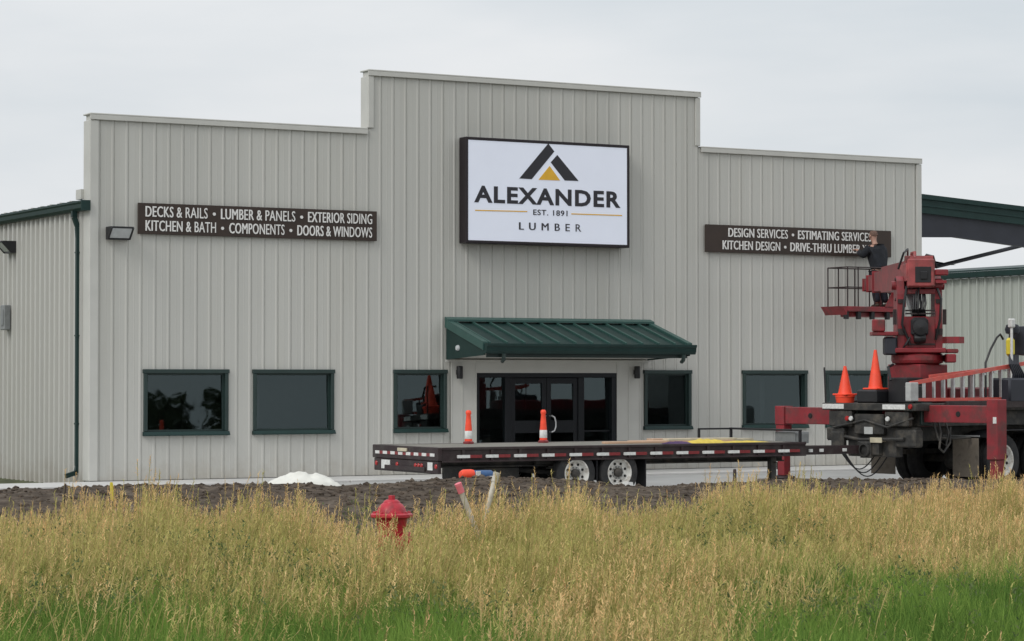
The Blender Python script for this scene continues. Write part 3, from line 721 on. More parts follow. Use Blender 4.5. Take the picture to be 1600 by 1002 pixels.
# ------------------------------------------------------------------ load on the trailer
def board(x0, x1, y0, y1, z0, z1, m, rz, label):
    t = MB(Matrix.Translation(((x0+x1)/2,(y0+y1)/2,0)) @ Matrix.Rotation(rz,4,'Z'))
    t.box(-(x1-x0)/2,(x1-x0)/2,-(y1-y0)/2,(y1-y0)/2,z0,z1,0,.004)
    o = t.build('lumber_board', M[m]); o.data.transform(Matrix.Translation(-Vector(((x0+x1)/2,(y0+y1)/2,z0)))); o.location = ((x0+x1)/2,(y0+y1)/2,z0)
    return tag(o, label, 'board', 'boards lying on the trailer deck')
DK = .932
board(6.75, 9.6, -8.95, -8.75, DK, DK+.04, 'pine', .01, 'longest pinkish pine board on the trailer deck, reaching furthest left')
board(7.6, 9.9, -8.55, -8.33, DK, DK+.038, 'pine', -.02, 'pinkish board on the trailer deck behind the longest board')
board(8.1, 9.7, -8.93, -8.74, DK+.041, DK+.08, 'pale', .03, 'short pale board stacked on top of the longest pine board')
board(9.2, 10.6, -8.2, -7.95, DK, DK+.045, 'pale', .04, 'pale board on the trailer deck beside the black headboard')
board(8.5, 10.3, -7.85, -7.6, DK, DK+.05, 'pine', -.03, 'pinkish board along the far edge of the trailer deck')
def heap(name, c, sx, sy, h, m, label, cat, seed, n=22, lump=.75):
    t = MB(); vs = []
    for j in range(n+1):
        for i in range(n+1):
            u, v = i/n*2-1, j/n*2-1; r = math.sqrt(u*u+v*v)
            k = max(0, 1-r**2.4); x = u*sx; y = v*sy
            z = h*k**.8*(1-.5*lump+lump*abs(noise.noise(Vector((u*2.2,v*2.2,seed))))) + .10*h*noise.noise(Vector((u*7,v*7,seed+3)))*(k > 0)
            s_ = 1+.22*noise.noise(Vector((u*1.5,v*1.5,seed+9)))
            vs.append((x*s_, y*s_, max(z, 0)))
    fs = [(j*(n+1)+i, j*(n+1)+i+1, (j+1)*(n+1)+i+1, (j+1)*(n+1)+i) for j in range(n) for i in range(n)]
    fs = [f for f in fs if max(vs[q][2] for q in f) > .0005]
    t.add(vs, fs); o = t.build(name, M[m], None, True); o.location = c; o.data.polygons.foreach_set('use_smooth', [True]*len(o.data.polygons)); return tag(o, label, cat)
heap('webbing_strap', (8.75, -9.28, DK), .42, .20, .085, 'yellow', 'tangled heap of yellow webbing straps on the trailer deck', 'strap', 3.3)
heap('webbing_strap', (9.55, -9.22, DK), .62, .14, .035, 'yellow', 'flat pile of yellow straps on the trailer deck nearer the truck', 'strap', 8.1)
heap('cloth_bundle', (8.05, -9.3, DK), .30, .2, .045, 'purple', 'crumpled purple cloth left of the yellow strap heap on the trailer', 'cloth', 5.7)
def delineator(px, py, Y, label):
    p = onY(px, py, Y); t = thing('delineator_post', label, 'delineator', (p.x, Y, DK), 0, 'slim orange delineators on the trailer deck', world=False)
    b = MB(); b.lathe([(0,0),(.10,0),(.10,.03),(.075,.05),(.0,.05)], (0,0,0), 'z', 18); b.build('base', M['taper'], t)
    b = MB(); b.lathe([(.072,.05),(.068,.24),(.05,.45),(.042,.53),(.055,.56),(.05,.60),(.03,.62),(0,.62)], (0,0,0), 'z', 18); b.build('tube', M['orange'], t, True)
    b = MB(); b.lathe([(.072,.09),(.0745,.095),(.0705,.235),(.067,.24)], (0,0,0), 'z', 18); b.build('reflective_band', M['tapew'], t, True)
delineator(732, 690, -7.55, 'orange and white delineator post on the trailer left of the entrance doors')
delineator(849, 688, -7.55, 'orange and white delineator post on the trailer in front of the entrance doors')

# ================================================================== CRANE TRUCK
KO = Vector((12.90, -9.38, 0)); KR = math.radians(10.5)
kt = thing('crane_truck', 'red knuckle boom crane truck with outriggers down beside the trailer', 'truck', KO, KR, world=False)
KM = Matrix.Translation(KO) @ Matrix.Rotation(KR, 4, 'Z'); KI = KM.inverted()
def K(p): return KI @ Vector(p)
DKZ = 1.66
mb = MB()
for y0 in (-.48, .38): mb.box(-.35, 8.6, y0, y0+.10, .92, 1.22, 0, .01)
for x in (.2, 1.4, 2.6, 3.8, 5.0): mb.box(x, x+.12, -.379, .379, .98, 1.15)
mb.box(-.36,-.24,-1.10,1.10,.98,1.20,0,.01)
mb.each('chassis', M['grime'], kt)
mb = MB()
mb.box(-.52, 6.1, -1.20, 1.20, 1.52, DKZ, 0, .01); mb.box(-.2, 6.0, -1.0, -.85, 1.2205, 1.5195); mb.box(-.2, 6.0, .85, 1.0, 1.2205, 1.5195)
for x in np.arange(.9, 6, .6): mb.box(x, x+.08, -.849, .849, 1.38, 1.519)
mb.build('deck', M['grime'], kt)
mb = MB(); mb.box(.35, 6.12, -1.245, -1.201, 1.56, 1.70, 0, .006); mb.box(.35, 6.12, 1.201, 1.245, 1.56, 1.70, 0, .006); mb.each('deck_rail', M['maroon'], kt)
mb = MB()  # rear body: underride frame, valve boxes, hitch plate
mb.box(-.42,-.20,-.62,.62,.62,.975,0,.02); mb.box(-.50,-.361,-1.0,-.40,1.22,1.50,0,.02); mb.box(-.50,-.361,.45,1.05,1.20,1.515,0,.02)
mb.box(-.56,-.421,-.30,.25,.66,.92,0,.015); mb.box(-.48,-.362,-.35,.4,1.05,1.45,0,.02); mb.box(-.55,-.43,.62,.95,.70,1.10,0,.02)
mb.box(-.5,-.25,.66,1.12,.92,1.18,0,.03); mb.box(-.46,-.21,-1.14,-.62,.82,1.16,0,.03)
mb.tube([(-.5,-.9,.98),(-.5,.2,.95),(-.48,1.0,1.05)], .035, 8); mb.tube([(-.47,-1.1,1.38),(-.53,-.5,1.2),(-.50,.1,1.33),(-.52,.9,1.18)], .022, 6)
mb.lathe([(.10,-.035),(.13,-.03),(.14,0),(.13,.03),(.10,.035)], (-.62,0,.76), 'x', 18); mb.box(-.60,-.56,-.14,.14,.60,.90,0,.01)
mb.build('rear_frame', M['grime'], kt)
for y0, y1, z0, z1, m in ((.62,1.18,1.545,1.64,'tapew'),(-.95,-.38,1.545,1.64,'tapew'),(-.10,.12,1.06,1.20,'lightgrey'),(-.42,-.12,.90,1.0,'pale')):
    b = MB(); xx = -.535 if z0 > 1.5 else -.60 if y0 < -.2 else -.50
    b.box(xx, xx+.014, y0, y1, z0, z1, 0, .003)
    if z0 < 1.5: b.box(xx+.014, -.40, y0+.05, y0+.09, z0+.02, z1-.02)
    b.build('licence_plate' if m != 'tapew' else 'reflector_tape', M[m], kt)
for y in (.42, -.52, .52, -1.08):
    b = MB(); b.lathe([(0,-.03),(.042,-.028),(.05,-.012),(.05,0)], (-.535 if abs(y) < 1 else -.522, y, 1.36 if abs(y) < 1 else 1.60), 'x', 14); b.box(-.536,-.50,y-.02,y+.02,1.34,1.37) if abs(y)<1 else None
    b.build('tail_lamp', M['lens'] if y not in (.42,-.52) else M['tapew'], kt, True)
# outriggers
def outrigger(sg, z0, z1, name='outrigger'):
    mb = MB(); yo = sg*2.71
    mb.box(-.11,.11, sg*1.05, sg*2.60, z0, z1, 0, .012)
    o = mb.build(name, M['cranered'], kt)
    mb = MB()
    mb.box(-.14,.14, sg*2.601, sg*2.86, z0-.02 if sg > 0 else .62, z1+.02 if sg > 0 else z1+.12, 0, .012)
    mb.box(-.12,.12, sg*2.62, sg*2.85, .62, z0-.021, 0, .01) if sg > 0 else None
    mb.build('leg_sleeve', M['black'] if sg > 5 else M['cranered'], o)
    mb = MB(); mb.box(-.095,.095, sg*2.64, sg*2.83, .17, .62 if sg > 0 else .6195, 0, .008); mb.build('leg', M['cranered'], o)
    mb = MB(); mb.lathe([(0,.10),(.22,.10),(.24,.12),(.23,.15),(.12,.17),(0,.17)], (0,sg*2.735,0), 'z', 20); mb.build('foot', M['maroon'], o)
    mb = MB(); mb.lathe([(0,-.012),(.05,-.012),(.055,0)], (-.111, sg*1.9, (z0+z1)/2), 'x', 14); mb.build('pin_hole_shade', M['hole_shade_eye'], o)  # dark disc painted as the shade of a pin hole
    mb = MB(); mb.box(-.16,.16, sg*.6, sg*1.049, z0-.05, z1+.05, 0, .015); mb.build('beam_box', M['green2'], o)
    if sg < 0: mb = MB(); mb.box(-.147,-.141,-2.84,-2.76,1.30,1.42); mb.build('reflector', M['tapew'], o)
    return o
outrigger(1, 1.22, 1.56); outrigger(-1, 1.30, 1.63)
def pad(loc, label):
    b = MB(); b.box(-.42,.42,-.36,.36,0,.095,0,.012); o = b.build('outrigger_pad', M['flap']); o.location = loc; o.rotation_euler = (0,0,KR); tag(o, label, 'pad', 'square pads under the outriggers')
for sg, l in ((1,'square pad under the outrigger foot beside the front of the trailer'),(-1,'square pad under the outrigger leg nearest the tall grass')):
    p = KM @ Vector((0, sg*2.735, 0)); pad((p.x, p.y, .004), l)
for x in (2.12, 3.47, 6.9):
    for s in (-1, 1): wheel(kt, (x, s*1.06, .53), .525, .27, .30, s, 'rim', 10, dual=(x < 5), steer=(x > 5))
mb = MB()
for x in (2.12, 3.47, 6.9): mb.tube([(x,-.9,.53),(x,.9,.53)], .08, 10); mb.lathe([(0,-.25),(.2,-.16),(.24,0),(.2,.16),(0,.25)], (x,0,.53), 'x', 14)
for s in (-1,1): mb.box(1.3, 3.8, s*.62, s*.72, .62, .72)
mb.each('axle', M['grime'], kt, False)
for s in (-1, 1):
    mb = MB(); mb.box(1.12, 1.14, s*.74, s*1.38, .22, .98, 0, .004); f = mb.build('mud_flap', M['flap'], kt)
    mb = MB(); mb.bar((1.13,s*.45,1.02),(1.13,s*1.4,1.02), .03, .03); mb.build('flap_bracket', M['grey'], f)
    mb = MB(); pts = [(1.45,.99),(1.75,1.10),(2.12,1.13),(2.8,1.13),(3.47,1.13),(3.8,1.10),(4.1,.98)]
    for a, b in zip(pts, pts[1:]): mb.add([(a[0],s*.70,a[1]),(b[0],s*.70,b[1]),(b[0],s*1.34,b[1]),(a[0],s*1.34,a[1]), (a[0],s*.70,a[1]-.015),(b[0],s*.70,b[1]-.015),(b[0],s*1.34,b[1]-.015),(a[0],s*1.34,a[1]-.015)], [(0,1,2,3),(7,6,5,4),(0,4,5,1),(2,6,7,3)])
    mb.build('mudguard', M['black'], kt)
mb = MB(); mb.tube([(.25,-1.05,1.5),(.22,-1.2,1.1),(.15,-1.22,.80),(.30,-1.20,.72),(.55,-1.15,.90),(.62,-1.1,1.2)], .022, 8); mb.tube([(.45,-1.05,1.5),(.4,-1.24,1.1),(.3,-1.26,.84),(.16,-1.2,.95),(.12,-1.1,1.3)], .018, 8)
mb.tube([(.3,-1.0,1.0),(.7,-1.15,.98),(1.1,-1.2,.99)], .02, 8)
mb.each('hydraulic_hose', M['grime'], kt, True)
mb = MB(); mb.box(4.4,5.8,-1.18,-.55,.62,1.2,0,.04); mb.box(4.4,5.8,.55,1.18,.62,1.2,0,.04); mb.each('fuel_tank', M['grey'], kt)
# cab, beyond the frame
mb = MB(); prof = [(6.15,1.0),(7.9,1.0),(7.95,1.9),(7.55,2.75),(7.2,2.85),(6.2,2.85)]
mb.prism(prof, 'y', -1.15, 1.15); mb.box(7.94,8.75,-1.0,1.0,.95,1.75,0,.08); mb.box(8.75,8.95,-1.15,1.15,.55,.9,0,.04)
cab = mb.build('cab', M['grey'], kt)
for s in (-1,1):
    mb = MB(); mb.prism([(6.7,1.95),(7.72,1.95),(7.45,2.6),(6.7,2.6)], 'y', s*1.152, s*1.16); mb.build('cab_window', M['glass'], cab)
    mb = MB(); mb.lathe([(0,.03),(.1,.02),(.11,0)], (8.755,s*.8,1.35), 'x', 14); mb.build('headlight', M['lamplens'], cab)
# pedestal and turret
PX0 = .95
mb = MB(); mb.box(PX0-.42, PX0+.42, -.42, .42, DKZ+.002, 2.42, 0, .02); mb.box(PX0-.5,PX0+.5,-.5,.5,1.2,1.66,0,.02) ; mb.build('pedestal', M['cranered'], kt)
mb = MB(); mb.box(-.42,.12,-.12,.40,DKZ+.001,DKZ+.26,0,.03); mb.box(-.10,.4,-.62,-.14,DKZ+.001,DKZ+.50,0,.02); mb.box(.15,.4,.45,.9,DKZ+.001,DKZ+.12,0,.02); mb.box(-.2,.1,-.9,-.62,DKZ+.001,DKZ+.34,0,.02)
mb.tube([(-.2,-.3,DKZ+.44),(-.15,-.2,DKZ+.7),(.1,-.1,DKZ+.75)], .03, 6); mb.each('valve_block', M['black'], kt)
# basket first: stands close to the sign
BK = onY(1352, 480, -1.0); BK.z -= .10
turret_local = Vector((PX0, 0, 0)); tw = KM @ turret_local
bd = (BK - tw); az = math.atan2(bd.y, bd.x)
TM = Matrix.Translation(Vector((PX0,0,0))) @ Matrix.Rotation(az-KR, 4, 'Z')     # turret frame: +x towards the basket
mb = MB(TM); mb.lathe([(0,2.42),(.42,2.42),(.50,2.45),(.52,2.50),(.52,2.60),(.46,2.64),(0,2.64)], (0,0,0), 'z', 28)
mb.box(-.52,.45,-.50,.50,2.641,2.74,0,.02); mb.box(-.60,-.1,-.68,-.501,2.45,2.62,0,.02)
tu = mb.build('turret', M['cranered'], kt)
mb = MB(TM)
for s in (-1,1):
    mb.prism([(-.40,2.741),(.34,2.741),(.30,3.30),(.24,3.8),(.14,4.08),(-.14,4.16),(-.30,4.06),(-.36,3.8),(-.40,3.2)], 'y', s*.30, s*.44)
mb.box(.2,.33,-.299,.299,2.741,3.2); mb.box(-.395,-.28,-.299,.299,2.742,3.36,0,.01)
mb.box(-.50,-.401,-.44,-.20,3.92,4.10,0,.02); mb.box(-.42,-.31,-.299,.299,3.80,3.90,0,.01)
mb.tube([(-.05,-.52,3.98),(-.05,.52,3.98)], .09, 14)
mb.build('column', M['cranered'], tu)
mb = MB(TM); mb.box(-.56,-.396,-.15,.19,2.96,3.34,0,.06); mb.lathe([(0,-.12),(.09,-.11),(.11,0),(.09,.11),(0,.12)], (-.50,.02,2.93), 'y', 14); mb.lathe([(0,-.10),(.15,-.08),(.15,.08),(0,.10)], (-.58,.02,3.14), 'x', 16); mb.build('slew_motor', M['black'], tu)
mb = MB(TM); mb.box(-.55,-.05,.44,.95,2.98,3.06,0,.015); mb.box(-.58,-.44,.70,.95,3.06,3.30,0,.02); mb.box(-.35,-.05,.52,.66,2.72,2.97); mb.build('operator_step', M['cranered'], tu)
mb = MB(TM); mb.box(-.50,-.10,.46,.70,2.60,2.95,0,.03); mb.build('oil_tank', M['navy'], tu)
mb = MB(TM); mb.prism([(-.2,-.441),(-.25,-.80),(-.42,-.86),(-.56,-.74),(-.55,-.5),(-.405,-.441)], 'z', 2.83, 2.96); mb.box(-.5,-.2,-.74,-.505,2.64,2.72,0,.02); mb.build('turret_guard', M['cranered'], tu)
mb = MB(TM); rr = random.Random(4)
for k in range(6):
    y = -.11+k*.045; zt_ = 3.5+rr.random()*.5
    mb.tube([(-.33,y,3.36),(-.44-.1*rr.random(),y+.03,3.5),(-.40,y,zt_),(-.28,y*.8,zt_+.35)], .022, 6)
mb.box(-.36,-.1,-.10,.13,3.36,3.5,0,.02)
mb.build('hose_bundle', M['black'], tu, True)
mb = MB(TM)
for s_ in (-1,1):
    for zz in (2.85,3.05,3.35,3.7,4.1):
        mb.lathe([(0,s_*.02),(.03,s_*.018),(.034,0)], (-.12 if zz > 3.2 else -.25, s_*.44, zz), 'y', 8)
    mb.box(-.43,-.36,s_*.30,s_*.44,3.0,3.12); mb.box(-.40,-.335,s_*.31,s_*.43,3.62,3.70); mb.box(-.38,-.31,s_*.455,s_*.52,3.2,3.5)
for zz in (2.80,3.40,3.46): mb.box(-.43,-.405,-.29,.29,zz,zz+.03)
mb.each('bracket', M['maroon'], tu)
mb = MB(TM); mb.tube([(-.20,.40,4.30),(-.30,.30,4.62),(-.1,.2,4.70),(.3,.15,4.55)], .022, 6); mb.tube([(-.2,-.35,4.35),(-.28,-.28,4.55),(.1,-.2,4.60),(.6,-.15,4.45)], .022, 6)
mb.tube([(-.42,-.30,4.0),(-.52,-.40,3.7),(-.50,-.38,3.3),(-.44,-.30,2.9)], .025, 6); mb.tube([(-.42,.26,3.95),(-.55,.33,3.6),(-.48,.36,3.2),(-.46,.2,2.8)], .025, 6); mb.tube([(-.46,.2,2.95),(-.5,.30,2.8),(-.42,.36,2.7)], .02, 6)
mb.build('hydraulic_hose', M['black'], tu, True)
# boom
L = math.hypot(bd.x, bd.y) - .55; zb0, zb1 = 4.20, BK.z+.60
def bz(t): return zb0 + (zb1-zb0)*t/L
mb = MB(TM)
def sec(m, a, b, w, h): m.bar((a,0,bz(a)), (b,0,bz(b)), w, h)
sec(mb, -.55, L*.46, .50, .54); bm_ = mb.build('boom', M['cranered'], tu)
for a, b, w, h in ((L*.44,L*.68,.38,.42),(L*.66,L*.86,.29,.33),(L*.84,L,.20,.24)):
    mb = MB(TM); sec(mb, a, b, w, h); mb.bar((b-.06,0,bz(b)),(b,0,bz(b)), w+.06, h+.06); mb.build('boom_section', M['cranered'], tu)
mb = MB(TM); mb.box(-.62,-.551,-.27,.27,3.93,4.49,0,.03); mb.box(-.60,.4,.252,.29,4.05,4.40,0,.01)
mb.box(-.50,.5,-.16,.20,4.475,4.53,0,.01); mb.box(-.3,-.2,-.28,.28,4.3,4.56,0,.01); mb.tube([(-.45,.1,4.50),(-.42,.1,4.62),(-.1,.12,4.62),(-.08,.12,4.5)], .03, 8)
mb.build('boom_end_plate', M['palered'], tu)
mb = MB(TM); mb.box(-.632,-.618,-.19,.12,4.02,4.33,0,.02); mb.box(-.66,-.632,-.12,.02,4.08,4.24,0,.02); mb.build('boom_bore_shade', M['black'], tu)  # black boxes paint in the shade of the boom's open end
mb = MB(TM); mb.box(-.62,-.42,-.53,-.275,4.16,4.28,0,.02); mb.box(-.60,-.40,-.50,-.28,4.0,4.06,0,.01); mb.build('boom_end_plate', M['cranered'], tu)
mb = MB(TM); mb.bar((-.1,0,3.3),(1.6,0,bz(1.6)-.28), .16, .16); mb.build('lift_cylinder', M['grey'], tu)
# basket (lattice of the turret frame is not used; it stands square to the wall)
BM = KI @ Matrix.Translation(BK)
mb = MB(BM); bw, bdp = .86, .42
mb.box(-bw, bw, -bdp, bdp, -.02, .10, 0, .02)
mb.prism([(-bw-.14,.10),(-bw,.10),(-bw,-.10),(-bw-.05,-.02)], 'y', -bdp, bdp)
mb.box(-bw+.3, bw-.1, -.25, .25, -.14, -.021, 0, .02)
bk = mb.build('basket', M['cranered'], kt)
mb = MB(BM)
for x in (-bw+.05,-.45,-.05,.40): 
    mb.box(x-.05, x+.05, -bdp+.05, -bdp+.15, -.20, -.0205, 0, .01)
mb.each('basket_foot', M['black'], bk)
mb = MB(BM); r = .016; H = 1.02
cor = [(-bw+.05,-bdp+.04),(-.50,-bdp+.04),(-.02,-bdp+.04),(.42,-bdp+.04),(bw-.05,-bdp+.04),(bw-.05,bdp-.04),(.42,bdp-.04),(-.02,bdp-.04),(-.5,bdp-.04),(-bw+.05,bdp-.04)]
for x, y in cor: mb.tube([(x,y,.10),(x,y,H)], r, 6)
for z in (H, .55, .56*1.5): 
    if z == .56*1.5: continue
    for (xa,ya),(xb,yb) in zip(cor, cor[1:]+cor[:1]): mb.tube([(xa,ya,z),(xb,yb,z)], r, 6)
mb.build('railing', M['maroon'], bk, True)
mb = MB(BM); mb.prism([(.25,.10),(bw,.10),(bw,.85),(.62,.72)], 'y', -bdp-.03, -bdp-.005); mb.prism([(.55,.10),(bw,.10),(bw,.6)], 'y', bdp+.005, bdp+.03)
mb.bar((-.05,-bdp-.02,.56),(.6,-bdp-.02,.62), .03, .07); mb.each('side_plate', M['cranered'], bk)
mb = MB(BM); mb.box(.40,.78,-bdp-.22,-bdp-.03,.62,1.0,0,.03); mb.box(.50,.72,-bdp-.20,-bdp-.03,.30,.60,0,.03); mb.build('control_box', M['palered'], bk)
mb = MB(BM); mb.box(bw, bw+.22, -.16, .16, -.02, .95, 0, .03); mb.tube([(bw+.1,-.25,.5),(bw+.1,.25,.5)], .10, 12); mb.build('basket_mount', M['maroon'], bk)
# control mast at the middle of the bed
p0 = K(atD(1581, 600, 49.6)); cx_, cy_ = p0.x, p0.y
mb = MB(); mb.tube([(cx_,cy_,DKZ),(cx_,cy_,2.16+(590-512)/3900*49.6)], .028, 8); mb.box(cx_-.07,cx_+.07,cy_-.05,cy_+.05,3.15,3.33,0,.02); tm = mb.build('warning_mast', M['tapew'], kt)
mb = MB(); mb.box(cx_+.02,cx_+.17,cy_+.02,cy_+.2,2.58,2.95,0,.05); mb.build('valve_bank', M['yellowpaint'], kt)
mb = MB(); mb.lathe([(0,-.12),(.13,-.08),(.15,0),(.12,.09),(0,.13)], (cx_+.2,cy_+.14,3.12), 'z', 14)
for k in range(6): mb.tube([(cx_+.05*k,cy_+.05,2.60),(cx_+.05*k-.12,cy_-.05,2.42),(cx_+.06*k,cy_-.05,2.22),(cx_+.10*k,cy_+.05,2.0),(cx_+.05*k,cy_,DKZ)], .026, 6)
mb.box(cx_-.25,cx_+.7,cy_-.15,cy_+.35,DKZ,2.15,0,.04); mb.lathe([(0,-.3),(.28,-.28),(.30,0),(.28,.28),(0,.3)], (cx_+.75,cy_+.3,2.9), 'z', 18); mb.build('hose_reel', M['navy'], kt, True)
p1 = K(atD(1540, 590, 49.4)); mb = MB()
mb.tube([(p1.x,p1.y,DKZ),(p1.x,p1.y,2.45),(p1.x+.16,p1.y,2.72),(p1.x+.35,p1.y,2.95),(p1.x+.46,p1.y,3.02),(p1.x+.55,p1.y,2.92)], .022, 8); mb.build('grab_handle', M['black'], kt, True)
p1 = K(atD(1518, 590, 49.6)); mb = MB(); mb.box(p1.x-.06,p1.x+.06,p1.y-.05,p1.y+.05,DKZ,2.24,0,.01); mb.build('stanchion', M['grey'], kt)
mb = MB(); mb.box(1.7,5.9,-.2,.45,DKZ+.002,DKZ+.30,0,.03); mb.box(2.0,5.0,-.75,-.35,DKZ+.003,DKZ+.12,0,.02); mb.each('bed_box', M['cranered'], kt)
p1 = K(atD(1299, 600, 50.2)); mb = MB(); mb.tube([(-.50,1.12,DKZ),(-.51,1.13,2.0),(-.5,1.16,2.36)], .018, 6); mb.build('marker_whip', M['black'], kt, True)

# ladder lying on its side along the near edge of the bed
lad = thing('step_ladder', 'orange red fibreglass ladder with aluminium rungs lying on its side on the truck bed', 'ladder', KM @ Vector((-.48,-1.02,DKZ+.045)), KR, world=False)
LL = 3.5
def topz(t): return .34 + .40*t
mb = MB(); mb.bar((0,0,.03),(LL,0,.03), .05, .06); mb.bar((0,-.02,topz(0)),(LL,-.02,topz(1)), .05, .075); mb.each('rail', M['redfibre'], lad)
mb = MB(); mb.bar((.2,.14,.03),(LL,.14,.03), .04, .06); mb.bar((.75,.14,topz(.28)+.02),(LL,.14,topz(1)-.05), .04, .07); mb.each('rear_rail', M['redfibre'], lad)
for k in range(11):
    t = .12+k*.083; mb = MB(); mb.box(t*LL-.02, t*LL+.02, -.03, .03, .06, topz(t)-.036, 0, .004); mb.build('rung', M['alu'], lad)
    if k > 1: mb = MB(); mb.box(t*LL+.10, t*LL+.125, .12, .15, .06, topz(t)-.06); mb.build('rung', M['alu'], lad)
mb = MB(); mb.box(-.05, .19, -.07, .07, .0, .36, 0, .015); mb.build('top_cap', M['lightgrey'], lad)
for k in range(4):
    t = .62+k*.09; mb = MB(); mb.box(t*LL, t*LL+.06, -.05, -.02, topz(t)-.085, topz(t)-.045); mb.build('rung_bracket', M['alu'], lad)
# traffic cones
def cone(loc, h, label, foot=True, tilt=0):
    t = thing('traffic_cone', label, 'traffic cone', loc, KR, 'orange traffic cones on the truck', world=False); t.rotation_euler.x = tilt
    b = MB(); b.lathe([(.145,.03),(.135,.06),(.033,h-.03),(.028,h),(.018,h),(.018,h-.05)], (0,0,0), 'z', 24); b.build('cone_body', M['orange'], t, True)
    if foot: b = MB(); b.box(-.18,.18,-.18,.18,0,.035,0,.012); b.build('base', M['orange'], t)
    return t
c1 = K(atD(1331, 628, 49.7)); c1w = KM @ Vector((-.30, c1.y, DKZ+.002))
def on_bed(px, d, z, x=None):
    q = K(atD(px, 590, d)); return KM @ Vector((q.x, q.y, z))
q = KM @ Vector((-.30,.79,DKZ+.002)); st = cone((q.x,q.y,q.z+.145), .58, 'shorter orange traffic cone standing on a round orange bucket on the truck rear')
b = MB(); b.lathe([(0,0),(.175,0),(.19,.11),(.20,.115),(.20,.14),(.175,.143),(0,.143)], (0,0,0), 'z', 24); o = b.build('round_bucket', M['orange'], None, True); o.location = q; tag(o, 'low round orange bucket under the shorter traffic cone on the truck rear', 'bucket')
q = KM @ Vector((-.14,.14,DKZ+.262)); cone((q.x,q.y,q.z), .78, 'taller orange traffic cone standing on the black valve block of the truck')
BKT = None

# ================================================================== MAN IN THE BASKET
def skin_obj(name, nodes, edges, m, parent, root=0, sub=2):
    me = bpy.data.meshes.new(name); me.from_pydata([n[0] for n in nodes], edges, []); me.materials.append(m)
    o = bpy.data.objects.new(name, me); COL.objects.link(o); o.parent = parent
    md = o.modifiers.new('Skin', 'SKIN'); md.use_smooth_shade = True
    sv = me.skin_vertices[0].data
    for i, n in enumerate(nodes):
        r = n[1]; sv[i].radius = (r, r) if not isinstance(r, tuple) else r
        sv[i].use_root = (i == root)
    s = o.modifiers.new('Sub', 'SUBSURF'); s.levels = sub; s.render_levels = sub
    return o
pf = onY(1377, 480, BK.y+.10)
man = thing('person', 'man in black jacket and dark trousers standing in the red lift basket by the sign', 'person', (pf.x, BK.y+.10, BK.z+.10), 0, world=False); man.scale = (1.06,1.06,1.04); man.rotation_euler = (math.radians(-5),0,math.radians(6))
# local: +y faces the wall, x right
body = [((0,.0,.93),.13),((0,.02,1.15),.13),((0,.05,1.36),.14),((0,.07,1.47),.055),((0,.10,1.56),.06),((0,.12,1.66),.098),((0,.11,1.75),.075),
  ((-.17,.06,1.40),.055),((-.31,.16,1.22),.042),((-.22,.40,1.36),.032),((-.20,.46,1.39),.03),
  ((.17,.06,1.40),.055),((.31,.20,1.25),.042),((.20,.42,1.33),.032),((.19,.48,1.35),.03),
  ((-.10,.01,.86),.085),((-.12,.03,.48),.06),((-.13,-.01,.09),.045),((.10,.01,.86),.085),((.12,.04,.48),.06),((.14,.0,.09),.045)]
be = [(0,1),(1,2),(2,3),(3,4),(4,5),(5,6),(2,7),(7,8),(8,9),(9,10),(2,11),(11,12),(12,13),(13,14),(0,15),(15,16),(16,17),(0,18),(18,19),(19,20)]
for base, cx in ((10,-.20),(14,.19)):
    bp = Vector(body[base][0])
    for k in range(4):
        x = (k-1.5)*.019; l = (.075,.085,.08,.062)[k]; i = len(body)
        body += [((bp.x+x,bp.y+.045,bp.z+.012),.0095),((bp.x+x*1.1,bp.y+.045+l*.5,bp.z+.012),.009),((bp.x+x*1.1,bp.y+.04+l*.85,bp.z-.012),.008)]
        be += [(base,i),(i,i+1),(i+1,i+2)]
    s = 1 if cx < 0 else -1; i = len(body); body += [((bp.x+s*.045,bp.y+.02,bp.z-.005),.010),((bp.x+s*.062,bp.y+.055,bp.z-.01),.009)]; be += [(base,i),(i,i+1)]
skin_obj('body', body, be, M['skin'], man)
